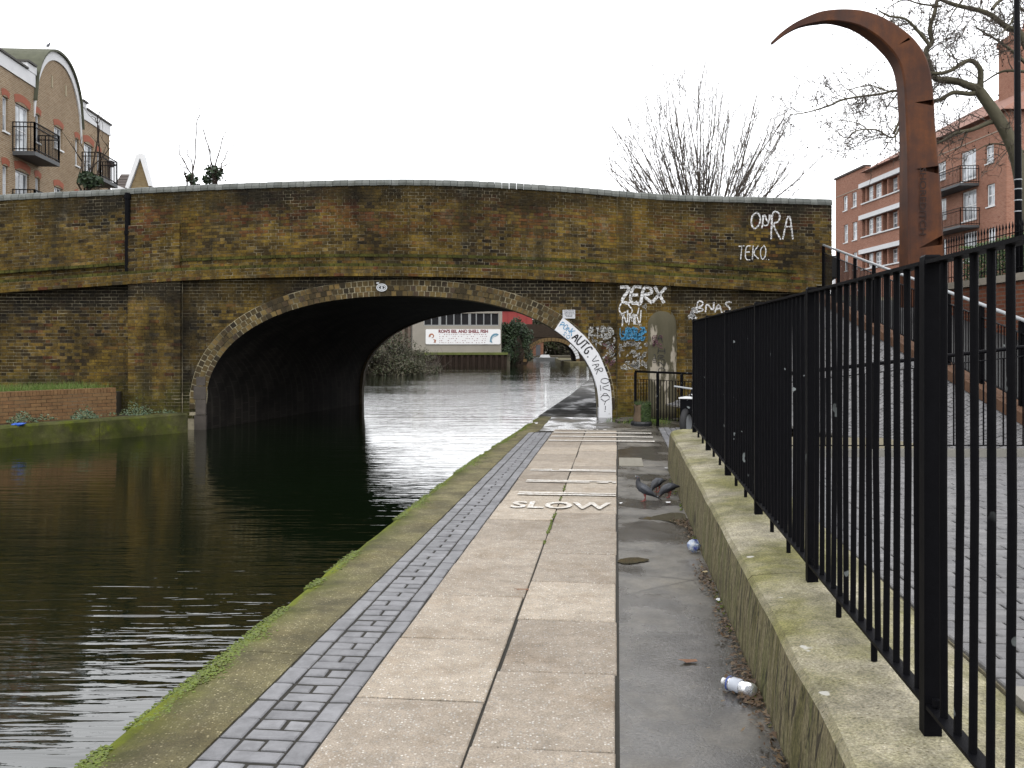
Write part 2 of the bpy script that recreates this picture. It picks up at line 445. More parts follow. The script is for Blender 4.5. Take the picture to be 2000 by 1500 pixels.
def m_corten():
    t = NT('rusted weathering steel')
    p = t.pos()
    st = t.mix(.6, t.noise(1.0, 6, .65, vec=t.map(p, (5, 5, .45))), t.noise(2.2, 6, .7))
    c = t.ramp(st, [(.28, (.050, .022, .013)), (.45, (.115, .042, .020)), (.58, (.20, .072, .028)), (.75, (.27, .110, .044))])
    c = t.mix(t.ramp(t.noise(1.7, 5), [(.42, 0.0), (.7, .75)]), c, (.060, .020, .012))
    t.bump(t.noise(45, 5, .7), .3, .004)
    return t.fin(t.sat(c, 1.12, .68), .7, .3)
def m_facade(name, c1, c2, mortar, bw=.225, bh=.075, rot=0.0, var=(.5, .4, .3), msize=.010):
    t = NT(name)
    p = t.map(t.pos(), rot=(0, 0, rot))
    x, y, z = t.sep(p)
    cmb = t.n('CombineXYZ'); t.set(cmb.inputs[0], t.math('ADD', x, y)); t.set(cmb.inputs[1], z)
    b = t.n('TexBrick'); t.set(b.inputs['Vector'], cmb.outputs[0])
    t.set(b.inputs['Color1'], c1); t.set(b.inputs['Color2'], c2); t.set(b.inputs['Mortar'], mortar)
    b.inputs['Scale'].default_value = 1; b.inputs['Brick Width'].default_value = bw; b.inputs['Row Height'].default_value = bh
    b.inputs['Mortar Size'].default_value = msize; b.inputs['Bias'].default_value = 0; b.inputs['Mortar Smooth'].default_value = .2
    br = t.noise(1.0, 2, .5, vec=t.map(cmb.outputs[0], (3.0, 12.0, 1)))
    c = t.mix(t.ramp(br, [(.5, 0.0), (.75, .65)]), b.outputs[0], tuple(a * v for a, v in zip(c1, var)))
    c = t.mix(t.ramp(t.noise(.35, 6, .6), [(.40, 0.0), (.72, .45)]), c, tuple(a * .62 for a in c2))
    t.bump(b.outputs['Fac'], .4, -.01)
    return t.fin(c, .88, .15)
def m_glass(name, c1=(.10, .12, .14), c2=(.42, .46, .50)):
    t = NT(name)
    c = t.mix(t.ramp(t.noise(.9, 3, .5), [(.42, 0.0), (.58, 1.0)]), c1, c2)
    return t.fin(c, .06, .5)
def m_bark(name, c1, c2, scale=9):
    t = NT(name)
    c = t.mix(t.noise(scale, 6, .65, vec=t.map(t.pos(), (1, 1, .35))), c1, c2)
    t.bump(t.noise(scale * 3, 4), .5, .02)
    return t.fin(c, .92, .1)
def m_leaf(name, c1, c2, c3):
    t = NT(name)
    r, g, a, b = t.attr()
    c = t.mix(r, c1, c2); c = t.mix(t.ramp(g, [(.6, 0.0), (.95, 1.0)]), c, c3)
    return t.fin(c, .6, .3)
def m_white_paint():
    t = NT('flaking white paint')
    c = t.mix(t.noise(3, 6, .65), (.98, .98, 1.0), (.78, .80, .84))
    c = t.mix(t.ramp(t.noise(9, 6, .72), [(.62, 0.0), (.72, .75)]), c, (.16, .14, .11))
    t.bump(t.noise(28, 5, .7), .6, .012)
    return t.fin(c, .75, .3)
def m_road_paint():
    t = NT('worn white road paint')
    c = t.mix(t.ramp(t.noise(30, 6, .8), [(.42, 0.0), (.56, .9)]), (1.0, .99, .95), (.50, .43, .35))
    c = t.mix(t.ramp(t.noise(5, 5, .7), [(.46, 0.0), (.66, .6)]), c, (.56, .49, .40))
    t.bump(t.noise(80, 4), .3, .004)
    return t.fin(c, .8, .25)
def m_render():
    t = NT('stained cement render')
    p = t.pos()
    c = t.mix(t.noise(1.0, 6, .66, vec=t.map(p, (3, 3, .8))), (.055, .052, .030), (.15, .132, .088))
    c = t.mix(t.ramp(t.noise(1.0, 5, .6, vec=t.map(p, (3.2, 3.2, .9), loc=(6.3, 0, .4))), [(.56, 0.0), (.60, .9)]), c, (.46, .41, .33))
    t.bump(t.noise(25, 5, .7), .5, .01)
    return t.fin(c, .9, .15)

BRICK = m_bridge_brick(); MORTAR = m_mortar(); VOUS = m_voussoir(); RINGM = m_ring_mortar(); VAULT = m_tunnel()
COPE = m_coping_block(); WATER = m_water()
SLAB = m_speckle('pale aggregate slab', (.49, .42, .34), (.60, .53, .445), (.97, .95, .90), .30)
EDGE = m_speckle('mossy coping concrete', (.19, .175, .105), (.27, .25, .165), (.66, .62, .45), .34, moss=.55, mosscol=(.105, .115, .026))
QUAY = m_speckle('mossy quay concrete', (.11, .105, .062), (.17, .16, .10), (.34, .32, .22), .2, moss=.5, mosscol=(.07, .085, .018))
DAMP = m_damp()
BLUEBLOCK = m_paver('blue grey block', (.172, .172, .182), (.265, .265, .278), .5, (.105, .105, .11))
SETT = m_paver('grey plaza block', (.14, .138, .145), (.225, .22, .222), .6, (.09, .085, .08))
JOINT = m_plain('dark joint dirt', (.030, .027, .020), .9, .5, 20, bump=.4)
PLJOINT = m_plain('sandy joint', (.24, .21, .14), .9, .4, 20, bump=.4)
CONC = m_wall_concrete(); IRON = m_iron(); CORTEN = m_corten()
WHITEP = m_white_paint(); ROADP = m_road_paint(); RENDER = m_render()
def m_spray(name, col, gap=.5, over=.8):
    t = NT(name)
    z = t.math('FRACT', t.math('DIVIDE', t.math('ADD', t.sep(t.pos())[2], 20 * .0755 + .02), .0755))
    joint = t.math('MULTIPLY', t.math('GREATER_THAN', z, .86), over)
    hole = t.math('MAXIMUM', t.ramp(t.noise(20, 6, .8), [(.47, 0.0), (.57, gap)]), joint)
    t.set(t.b.inputs['Alpha'], t.math('SUBTRACT', 1.0, hole))
    c = t.mix(t.ramp(t.noise(16, 5, .75), [(.46, 0.0), (.66, gap * .6)]), col, tuple(x * .4 + .02 for x in col))
    return t.fin(c, .6, .3)
SP_W = m_spray('white spray paint', (1, 1, 1), .75); SP_K = m_spray('black marker paint', (.015, .015, .018), .15, 0.0)
SP_B = m_spray('blue spray paint', (.06, .34, .62), .6); SP_P = m_spray('plum spray paint', (.14, .05, .075), .7)
SP_F = m_spray('faded white spray paint', (.55, .55, .53), .9)
STONE = m_plain('weathered stone', (.085, .073, .062), .9, .5, 5, bump=.6)
WHITE = m_plain('white joinery paint', (.96, .97, .98), .5, .03, 3)
GLASS = m_glass('window glass', (.16, .18, .20), (.75, .80, .85)); GLASSD = m_glass('dark window glass', (.012, .013, .015), (.05, .055, .06))  # pale patches of the first glass are white reflection put into its colour
SOIL = m_plain('dark soil', (.055, .045, .028), .95, .5, 8, bump=.6)
GRASS = m_leaf('grass blades', (.08, .15, .02), (.14, .24, .035), (.22, .21, .07))
MOSS = m_leaf('bright moss', (.085, .125, .010), (.165, .215, .018), (.085, .080, .022))
WEED = m_leaf('grey green weed leaves', (.07, .12, .065), (.14, .20, .12), (.11, .12, .04))
IVY = m_leaf('dark ivy leaves', (.016, .036, .014), (.040, .068, .022), (.025, .04, .018))
HEDGE = m_leaf('hedge leaves', (.04, .10, .012), (.09, .17, .025), (.03, .06, .012))
BROWNLEAF = m_leaf('fallen leaves', (.07, .040, .020), (.13, .075, .035), (.20, .14, .07))
SCRUB = m_leaf('winter scrub leaves', (.055, .052, .026), (.085, .075, .040), (.045, .065, .02))
BARKG = m_bark('grey twig bark', (.085, .070, .058), (.17, .145, .122))
BARKP = m_bark('mottled plane bark', (.075, .070, .045), (.22, .20, .14), 4)
BARKD = m_bark('dark branch bark', (.035, .027, .022), (.075, .058, .046))
RUSTY = m_plain('rusty brown coping', (.15, .075, .04), .85, .45, 5, bump=.4)
LAND = m_plain('trodden earth', (.12, .105, .075), .95, .3, 1.5, bump=.4)
ASPH = m_plain('street asphalt', (.055, .055, .055), .9, .25, 3)
# ================================================================= SETTING
WZ = -0.28                                # water level
YB = 21.7                                 # the bridge face stands here, square to the view
K = YB / FPX                              # metres per photo pixel on that face
def bx(x): return (x - 1000) * K
def bz(y): return EYE + (HOR - y) * K
SKEW = 0.2155; BLEN = 9.8                 # the vault runs askew

g = MB(); g.add([(-900, -300, -1.6), (900, -300, -1.6), (900, 2500, -1.6), (-900, 2500, -1.6)], [(0, 1, 2, 3)])
struct(obj('ground', g, LAND))
wtr = MB(); wtr.add([(-60, -14, WZ), (13, -14, WZ), (40, 230, WZ), (-40, 230, WZ)], [(0, 1, 2, 3)])
struct(obj('water', wtr, WATER))

# ---------------------------------------------------------------- towpath
EDGE_U = [(-6, -2.13), (12.5, -2.13), (15.5, -2.05), (18, -1.93), (21.6, -1.86), (33, -1.54), (50, -1.33), (96, -1.6)]
def eu(v): return interp(EDGE_U, v)
path = MB()
for v0, v1 in ((-6, 12.5), (12.5, 18), (18, 21.9)):
    path.hexa([P((eu(v) + .06) if not s else 7.0, v, z) for s in (0, 1) for v in (v0, v1) for z in (-1.5, -.022)])
tow = struct(obj('towpath', path, JOINT))
bed = MB(); bed.pbox(-1.69, .012, -5, 18.3, -.4, -.006); obj('joint_bed', bed, JOINT, tow)
# damp concrete strip beside the low wall
dm = MB()
def dampz(u, v): return -.004 + .010 * mnoise.noise((u * 1.1, v * .8, .3)) + .004 * mnoise.noise((u * 5, v * 5, 0))
dm.grid(lambda a, b: P(lerp(.012, .80, a), lerp(-4, 18.36, b), dampz(lerp(.012, .8, a), lerp(-4, 18.36, b))), 12, 240)
obj('concrete_strip', dm, DAMP, tow, smooth_=True)
dm = MB()
dm.grid(lambda a, b: P(lerp(.80, 3.4, a), lerp(12.6, 21.9, b), -.012 + .008 * mnoise.noise((a * 4, b * 9, .3))), 20, 60)
dm.grid(lambda a, b: P(lerp(-1.86, .795, a), lerp(18.35, 21.9, b), -.004 + .012 * mnoise.noise((a * 4, b * 6, 2.3))), 24, 30)
obj('worn_concrete', dm, DAMP, tow, smooth_=True)

# two columns of aggregate slabs
def chip_box(u0, u1, v0, v1, z0, z1, j=.004, tilt=.003):
    dz = [U(-tilt, tilt) for _ in range(4)]
    q = [(u0 + U(0, j), v0 + U(0, j)), (u0 + U(0, j), v1 - U(0, j)), (u1 - U(0, j), v1 - U(0, j)), (u1 - U(0, j), v0 + U(0, j))]
    ins = .006
    top = []
    for (u, v), d in zip(q, dz):
        cu, cv = (u0 + u1) / 2, (v0 + v1) / 2
        top.append(P(u + (ins if u < cu else -ins), v + (ins if v < cv else -ins), z1 + d))
    rim = [P(u, v, z1 + d - .005) for (u, v), d in zip(q, dz)]
    bot = [P(u, v, z0) for u, v in q]
    v_ = top + rim + bot
    f = [(3, 2, 1, 0)] + [(i, (i + 1) % 4, 4 + (i + 1) % 4, 4 + i) for i in range(4)] + [(4 + i, 4 + (i + 1) % 4, 8 + (i + 1) % 4, 8 + i) for i in range(4)]
    return v_, f
sl = []
for col_, (ua, ub, off) in enumerate(((-1.215, -.606, .18), (-.596, -.004, .62))):
    v = -5 + off
    while v < 18.2:
        L = .915
        ve = min(v + L, 18.4 + U(0, .2))
        if not (ve - v < .25):
            a, b = chip_box(ua + U(-.006, .004), ub + U(-.004, .004), v + .006, ve - .006, -.06, .004 + U(-.002, .003))
            sl.append((a, b, (R(), R(), 0, 0)))
        v += L
pieces(tow, 'slab', sl, SLAB)
# strip of blue-grey blocks: two edge rows and a ladder of crosswise bricks between them
bl = []; pv = []
v = -4.0; k = 0
while v < 17.9:
    for ua, ub in ((-1.668, -1.566), (-1.328, -1.226)):
        a, b = chip_box(ua + U(0, .004), ub - U(0, .004), v + .008, v + .2095, -.06, .002 + U(-.003, .003), .003, .002)
        bl.append((a, b, (R(), R(), 0, 0)))
    a, b = chip_box(-1.556, -1.338, v + .009, v + .099, -.06, .001 + U(-.003, .003), .003, .002); pv.append((a, b, (R(), R(), 0, 0)))
    m = U(-.012, .012)
    for ua, ub in ((-1.556, -1.454 + m), (-1.441 + m, -1.338)):
        a, b = chip_box(ua, ub, v + .116, v + .2065, -.06, .001 + U(-.003, .003), .003, .002); pv.append((a, b, (R(), R(), 0, 0)))
    v += .2175; k += 1
pieces(tow, 'edge_block', bl, BLUEBLOCK); pieces(tow, 'paver', pv, BLUEBLOCK)
# mossy concrete coping at the water's edge, cast in lengths
def coping_piece(v0, v1, ui):
    mb = MB(); n = max(2, int((v1 - v0) / .12)); prof = []
    rings = []
    for i in range(n + 1):
        v = lerp(v0, v1, i / n); e = eu(v)
        w = mnoise.noise((v * 1.7, 3.1, 0)) * .018 + mnoise.noise((v * 6, 1.1, 0)) * .008
        ii = ui(v)
        zz = lambda s: .004 + .012 * mnoise.noise((v * 2.1, s * 5, 4)) + .004 * mnoise.noise((v * 11, s * 9, 1))
        r = [P(ii, v, -.10), P(ii, v, .000)]
        for s in (.25, .5, .75): r.append(P(lerp(ii, e, s), v, zz(s)))
        r += [P(e + .045 + w, v, zz(.9) - .006), P(e + .012 + w, v, -.032), P(e + w, v, -.065), P(e + w * .5, v, -.17), P(e + .05, v, -.175)]
        rings.append(r)
    m = len(rings[0]); base = len(mb.v)
    for r in rings:
        for j, p in enumerate(r):
            mb.v.append(tuple(p)); mb.c.append((.5, .5, 0, smooth(2, 6, j) * 1.0))
    for i in range(n):
        for j in range(m - 1):
            a = i * m + j; mb.f.append((a, a + m, a + m + 1, a + 1))
    mb.f.append(tuple(range(m))); mb.f.append(tuple(range(n * m, n * m + m))[::-1])
    return mb
inner = lambda v: -1.675 if v < 17.8 else lerp(-1.675, -1.5, smooth(17.8, 18.2, v)) if v < 18.2 else -1.5
cuts = [-5, -2.6, -.1, 2.4, 4.9, 7.4, 9.9, 12.4, 14.9, 17.7, 20.0, 22.0]
for a, b in zip(cuts[:-1], cuts[1:]):
    obj('coping_stone', coping_piece(a + .004, b - .004, inner), EDGE, tow, smooth_=False)
# moss cushions along the outer arris
mb = MB()
for i in range(24000):
    v = 2.0 + 18.0 * R() ** 1.7
    m = mnoise.noise((v * .9, 7.7, 0)) + .6 * mnoise.noise((v * 3.1, 2.2, 0))
    if m < -.28: continue
    wd = .07 + .13 * max(0, m + .15)
    s = abs(random.gauss(0, .45)) * wd
    e = eu(v) + .012 + s
    z = .002 - .045 * max(0, 1 - s / .05) * R()
    c = P(e, v, z + .002)
    mb.blob(c, U(.004, .0095), (1, 1, .32), .45, (R(), R() * .92, 0, 0))
stuff(obj('moss', mb, MOSS, tow))
# path under the bridge and beyond it, down to the second bridge
pm = MB()
vv = [21.9 + i * .35 for i in range(36)] + [35 + i * 3 for i in range(21)]
for a, b in zip(vv[:-1], vv[1:]):
    h = .004 * math.sin(a * 9)
    pm.hexa([P(eu(v) if not s else 2.6, v, z) for s in (0, 1) for v in (a + .004, b - .004) for z in (-1.5, -.01 + h)])
t = NT('wet dark paving')
cc = t.mix(t.noise(2, 5), (.030, .028, .024), (.075, .070, .060))
t.bump(t.noise(30, 5), .3, .006)
WETPATH = t.fin(cc, t.ramp(t.noise(.9, 4, vec=t.map(t.pos(), (1.6, .5, 1))), [(.45, .85), (.60, .42)]), .25)
struct(obj('far_towpath', pm, WETPATH))
rb = MB(); rb.hexa([P(u, v, z) for u in (2.6, 40) for v in (32.3, 150) for z in (-1.5, 1.4)])
struct(obj('far_bank', rb, LAND))
# painted warnings on the slabs
def text_mb(s, size, place, bold=0.0, xs=1.0, ys=1.0, align='LEFT', depth=0.0):
    cu = bpy.data.curves.new('lettering', 'FONT'); cu.body = s; cu.size = size; cu.align_x = align; cu.offset = bold; cu.resolution_u = 3
    o = bpy.data.objects.new('lettering', cu); COL.objects.link(o)
    dg = bpy.context.evaluated_depsgraph_get(); dg.update()
    me = bpy.data.meshes.new_from_object(o.evaluated_get(dg))
    mb = MB(); mb.add([place(p.co.x * xs, p.co.y * ys) for p in me.vertices], [tuple(p.vertices) for p in me.polygons])
    xs_ = [p.co.x * xs for p in me.vertices]
    bpy.data.objects.remove(o); bpy.data.curves.remove(cu); bpy.data.meshes.remove(me)
    return mb
pr = MB()
for (vc, dv) in ((12.45, .15), (11.43, .15), (10.47, .17)):
    for q in (-.42, .28):
        va = vc + q * dv
        for i in range(24):
            if R() < .03: continue
            a, b = lerp(-1.09 - (.04 if vc > 12 else 0), -.012, i / 24), lerp(-1.09, -.012, (i + 1) / 24)
            if vc > 12: a, b = lerp(-1.13, -.012, i / 24), lerp(-1.13, -.012, (i + 1) / 24)
            j0, j1 = U(-.003, .003), U(-.003, .003)
            pr.add([P(a, va - .036 + j0, .0165), P(b, va - .036 + j1, .0165), P(b, va + .036 + j1, .0165), P(a, va + .036 + j0, .0165)], [(0, 1, 2, 3)])
obj('warning_line', pr, ROADP, tow)
pr = MB()
for (vc, brk) in ((16.35, 0), (17.1, 0), (17.85, 0), (18.45, .3)):
    for i in range(30):
        if R() < brk: continue
        a, b = lerp(-1.18, .64 if not brk else -.2, i / 30), lerp(-1.18, .64 if not brk else -.2, (i + 1) / 30)
        w = .075
        pr.add([P(a, vc - w, .0165), P(b, vc - w, .0165), P(b, vc + w, .0165), P(a, vc + w, .0165)], [(0, 1, 2, 3)])
obj('warning_line', pr, ROADP, tow)
tx = text_mb('SLOW', .40, lambda x, y: P(x - 1.085, 9.52 + y, .0165), bold=.010, xs=.90, ys=1.35)
obj('painted_word', tx, ROADP, tow)
# utility cover patch in the damp strip
mb = MB(); mb.pbox(.03, .36, 13.05, 14.0, -.03, .006)
for a in (.12, .24): mb.pbox(a, a + .008, 13.3, 13.8, -.03, .0095)
obj('utility_cover', mb, m_plain('cover concrete', (.27, .25, .20), .8, .2, 9, bump=.4), tow)
# blue brick channel along the wall, toward the railing
ch = []
v = 12.9
while v < 19.2:
    for r_ in range(7):
        ua = .83 + r_ * .112
        ch.append((*chip_box(ua, ua + .104, v + (.1 if r_ % 2 else 0), v + .207 + (.1 if r_ % 2 else 0), -.06, .004 + U(-.002, .002), .002, .002), (R(), R(), 0, 0)))
    v += .2175
pieces(tow, 'channel_brick', ch, BLUEBLOCK)

# ---------------------------------------------------------------- left bank in front of the bridge
Q0, Q1 = Vector((-16.0, 9.65, 0)), Vector((-7.2, 21.05, 0))
qd = (Q1 - Q0).normalized(); qn = Vector((-qd.y, qd.x, 0))            # qn points away from the water
bank = MB()
pts = [Q0 + qn * .35, Q1 + qn * .35, Vector((-7.45, 21.9, 0)), Vector((-40, 21.9, 0)), Vector((-40, 9.65, 0))]
bank.prism([Vector((p.x, p.y, -1.5)) for p in pts], (0, 0, 1.58))
bk = struct(obj('left_bank', bank, SOIL))
QL = L = (Q1 - Q0).length
nq = 7
for i in range(nq):
    a, b = Q0 + qd * (L * i / nq + .004), Q0 + qd * (L * (i + 1) / nq - .004)
    mb = MB(); n = 14; rings = []
    for k in range(n + 1):
        p = a.lerp(b, k / n); s = L * (i + k / n) / nq
        jz = .015 * mnoise.noise((s * 1.3, 2, 5)) + .1 + .05 * smooth(L * .5, L, s); jy = .02 * mnoise.noise((s * 2.3, 8, 5))
        rings.append([p + qn * .5 + Vector((0, 0, -.9)), p + qn * .5 + Vector((0, 0, jz - .01)), p + qn * .06 + Vector((0, 0, jz)), p + qn * jy + Vector((0, 0, jz - .04)), p + qn * (jy * .5) + Vector((0, 0, -.15)), p + qn * .04 + Vector((0, 0, -.9))])
    mb.loft(rings, col=(.5, .5, 0, .55))
    obj('quay_stone', mb, QUAY, bk)
# ================================================================= THE BRICK BRIDGE
bridge = thing('brick_bridge', (bx(785), YB + .3, -.3), 'old sooty yellow stock brick arch bridge with humped parapet crossing the canal', 'bridge')
TOPC = [(bx(x), bz(y)) for x, y in ((-700, 420), (0, 378), (250, 366), (500, 355), (740, 349), (900, 351), (1100, 362), (1300, 378), (1500, 384), (1625, 388))]
STRC = [(bx(x), bz(y)) for x, y in ((-700, 620), (0, 573), (250, 556), (355, 549), (560, 542), (740, 540), (1000, 545), (1200, 553), (1310, 559), (1590, 574), (1900, 590))]
def ztop(x): return spline(TOPC, x)
def zstr(x): return spline(STRC, x)
COPH = .155
# arch profile
AX, AZ, AA, AB, AN = bx(785), bz(800), 385 * K, 222 * K, 2.3
def arch(th):
    c, s = math.cos(th), math.sin(th)
    return (AX + AA * math.copysign(abs(c) ** (2 / AN), c), AZ + AB * abs(s) ** (2 / AN))
def arch_z(x, grow=0.0):
    q = abs((x - AX) / (AA + grow))
    return AZ + (AB + grow) * (1 - q ** AN) ** (1 / AN) if q < 1 else None
# arc-length table from the right foot over the crown to the left foot
_tb = [(bx(1170), AZ - .0)] if False else []
_N = 1600
_pts = [arch(math.pi * i / _N) for i in range(_N + 1)]
_len = [0.0]
for a, b in zip(_pts[:-1], _pts[1:]): _len.append(_len[-1] + math.hypot(b[0] - a[0], b[1] - a[1]))
ARCL = _len[-1]
def arc_at(s):
    lo, hi = 0, _N
    s = max(0, min(ARCL, s))
    while hi - lo > 1:
        m = (lo + hi) // 2
        if _len[m] <= s: lo = m
        else: hi = m
    t = (s - _len[lo]) / max(1e-9, _len[hi] - _len[lo])
    p = (lerp(_pts[lo][0], _pts[hi][0], t), lerp(_pts[lo][1], _pts[hi][1], t))
    a, b = _pts[max(0, lo - 6)], _pts[min(_N, hi + 6)]
    tx_, tz_ = b[0] - a[0], b[1] - a[1]; l = math.hypot(tx_, tz_)
    return p, (tz_ / l, -tx_ / l)          # point, outward normal (x, z)

def face_cols(mb, xa, xb, y, lo, hi, step=.12, depth=.45, dy=0.0, back=False):
    """front skin built in columns between two height functions, with returns"""
    n = max(2, int((xb - xa) / step)); rows = []
    for i in range(n + 1):
        x = lerp(xa, xb, i / n); rows.append((x, lo(x), hi(x)))
    for (x0, a0, b0), (x1, a1, b1) in zip(rows[:-1], rows[1:]):
        mb.add([(x0, y, a0), (x1, y, a1), (x1, y, b1), (x0, y, b0), (x0, y + depth, a0), (x1, y + depth, a1), (x1, y + depth, b1), (x0, y + depth, b0)],
               [(0, 1, 2, 3), (3, 2, 6, 7), (1, 0, 4, 5)] + ([(7, 6, 5, 4)] if back else []))
    for (x, a, b) in (rows[0], rows[-1]):
        mb.add([(x, y, a), (x, y + depth, a), (x, y + depth, b), (x, y, b)], [(0, 1, 2, 3)])
XL, XR = bx(-700), bx(1625)
BO = .0085                                  # mortar sits this far behind the brick faces
body = MB()
face_cols(body, XL, bx(250), YB + .07 + BO, lambda x: zstr(x) + .2, lambda x: ztop(x) - COPH, depth=.40, back=True)
face_cols(body, bx(250), XR - .006, YB + BO, lambda x: zstr(x) + .2, lambda x: ztop(x) - COPH, depth=.47, back=True)
face_cols(body, bx(253), bx(352), YB - .07 + BO, lambda x: zstr(x) + .2, lambda x: lerp(zstr(x), ztop(x), .60), depth=.1)
face_cols(body, bx(1205), bx(1300), YB - .025 + BO, lambda x: zstr(x) + .2, lambda x: ztop(x) - COPH - .002, depth=.1)
face_cols(body, XL, bx(1592), YB - .105 + BO, lambda x: zstr(x) + .005, lambda x: zstr(x) + .225, depth=.64)      # string course
face_cols(body, XL, bx(252), YB + .13 + BO, lambda x: -1.2, lambda x: zstr(x) + .02, depth=.5)
face_cols(body, bx(252.6), bx(353.4), YB - .07 + BO, lambda x: -1.2, lambda x: zstr(x) + .02, depth=.6)
AL, AR = AX - AA, AX + AA
face_cols(body, bx(350), AL - .001, YB + .06 + BO, lambda x: -1.2, lambda x: zstr(x) + .02, depth=.6, step=.06)
face_cols(body, AL, AR, YB + .06 + BO, lambda x: (arch_z(x) or AZ), lambda x: zstr(x) + .02, depth=.6, step=.05)
face_cols(body, AR + .001, bx(1206), YB + .06 + BO, lambda x: -1.2, lambda x: zstr(x) + .02, depth=.6, step=.06)
face_cols(body, bx(1206), bx(1310), YB - .03 + BO, lambda x: -1.2, lambda x: zstr(x) + .02, depth=.6)
face_cols(body, bx(1311), bx(1760), YB + .08 + BO, lambda x: -1.2, lambda x: zstr(x) + .02, depth=.5)
obj('wall_core', body, MORTAR, bridge)
# far face, deck and road
bs = SKEW * BLEN
far = MB()
def shift(mb_, dx, n0):
    mb_.v[n0:] = [(p[0] + dx, p[1], p[2]) for p in mb_.v[n0:]]
face_cols(far, XL, AL, YB + BLEN - .4, lambda x: -1.2, lambda x: ztop(x), depth=.42, step=.3, back=True)
face_cols(far, AL, AR, YB + BLEN - .4, lambda x: (arch_z(x) or AZ), lambda x: ztop(x), depth=.42, step=.06, back=True)
face_cols(far, AR, bx(1400) - bs, YB + BLEN - .4, lambda x: -1.2, lambda x: ztop(x), depth=.42, step=.3, back=True)
shift(far, bs, 0)
obj('far_face', far, m_facade('dim brick', (.10, .07, .035), (.07, .05, .028), (.05, .045, .035)), bridge)
dk = MB(); n = 40
for i in range(n):
    x0, x1 = lerp(XL, XR + .3, i / n), lerp(XL, XR + .3, (i + 1) / n)
    z0, z1 = ztop(x0) - 1.25, ztop(x1) - 1.25
    dk.hexa([(x + (bs if y > YB + 3 else 0), y, z) for x, zt in ((x0, z0), (x1, z1)) for y in (YB + .47, YB + BLEN - .4) for z in (zt - .5, zt)])
obj('road_deck', dk, ASPH, bridge)
# the vault: profile swept along the skew axis, with thickness above
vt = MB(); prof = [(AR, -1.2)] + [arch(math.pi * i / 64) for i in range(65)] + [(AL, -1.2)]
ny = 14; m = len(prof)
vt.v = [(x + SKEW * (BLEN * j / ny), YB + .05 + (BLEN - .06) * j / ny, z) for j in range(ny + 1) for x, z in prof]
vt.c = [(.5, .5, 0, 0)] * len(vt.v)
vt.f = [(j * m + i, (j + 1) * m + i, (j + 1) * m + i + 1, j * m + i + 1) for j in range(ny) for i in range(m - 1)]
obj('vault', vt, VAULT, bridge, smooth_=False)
# solid abutments behind the faces so no light leaks under the deck
for xa, xb in ((XL, AL - .25), (AR + .25, bx(1640))):
    ab = MB(); ab.hexa([(x + (bs if y > YB + 3 else 0), y, z) for x in (xa, xb) for y in (YB + .5, YB + BLEN - .45) for z in (-1.2, 2.4)])
    obj('abutment_fill', ab, MORTAR, bridge)

# ---- bricks
ST, HD, JT, CH = .215, .1025, .010, .0755
def brick_geo(c4, y, depth=.05):
    """c4: front corners (x,z) anticlockwise from lower left"""
    jx = lambda: U(-.003, .003)
    d = y - U(0, .007) + (U(.002, .006) if R() < .16 else 0)
    fr = [(x + jx(), d + U(-.0025, .0025), z + jx()) for x, z in c4]
    bk_ = [(x, y + depth, z) for x, z in c4]
    return fr + bk_, [(0, 1, 2, 3), (1, 0, 4, 5), (2, 1, 5, 6), (3, 2, 6, 7), (0, 3, 7, 4)]
ALLB = []
def pick_r(kind):
    q = R()
    if kind == 'red': return U(.74, .82) if q < .45 else U(.15, .6)
    if kind == 'yellow': return U(.5, .7) if q < .6 else U(.2, 1)
    return U(0, .25) if q < .30 else (U(.28, .62) if q < .78 else U(.62, 1))
def course(xa, xb, zl, zh, y, shift_, soot, moss, kind='mix', keep=None, list_=None, depth=.05):
    x = xa - shift_; k = 0
    while x < xb:
        w = ST if k % 2 == 0 else HD
        x0, x1 = max(x, xa + .003), min(x + w, xb - .003)
        if 0 < xb - (x + w) < .055: x1 = xb - .003
        if x + w < xa + .055: x += w + JT; k += 1; xa_n = x; continue
        if x - xa < .06 and x > xa: x0 = xa + .003
        if x1 - x0 > .035:
            xm = (x0 + x1) / 2
            c4 = [(x0, zl(x0)), (x1, zl(x1)), (x1, zh(x1) - JT), (x0, zh(x0) - JT)]
            if keep is None or keep(c4):
                v, f = brick_geo(c4, y, depth)
                s = soot(xm, (c4[0][1] + c4[2][1]) / 2) if callable(soot) else soot
                g_ = moss(xm, (c4[0][1] + c4[2][1]) / 2) if callable(moss) else moss
                kk = kind(xm, c4[0][1]) if callable(kind) else kind
                (ALLB if list_ is None else list_).append((v, f, (pick_r(kk), R(), s, g_)))
        x += w + JT; k += 1
def curved_zone(xa, xb, y, lo, hi, n, soot, moss, kind='mix', depth=.05):
    for r_ in range(n):
        zl = lambda x, r_=r_: lerp(lo(x), hi(x), r_ / n) + .002
        zh = lambda x, r_=r_: lerp(lo(x), hi(x), (r_ + 1) / n) + .002
        course(xa, xb, zl, zh, y, (.169 if r_ % 2 else 0) + U(0, .01), soot, moss, kind, depth=depth)
def flat_zone(xa, xb, y, z0, soot, moss, kind='mix', keep=None, dep=.05):
    r_ = 0; z = z0
    while z < 3.5:
        course(xa, xb, lambda x: z, lambda x: z + CH, y, (.169 if r_ % 2 else 0) + U(0, .012), soot, moss, kind,
               keep=lambda c4: c4[0][1] < zstr(c4[0][0]) + .02 and (keep is None or keep(c4)), depth=dep)
        z += CH; r_ += 1
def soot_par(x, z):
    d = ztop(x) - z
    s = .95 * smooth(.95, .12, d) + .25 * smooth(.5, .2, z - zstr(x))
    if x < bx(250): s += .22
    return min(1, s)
def moss_par(x, z):
    h = z - zstr(x)
    return .5 * smooth(.75, .25, h)
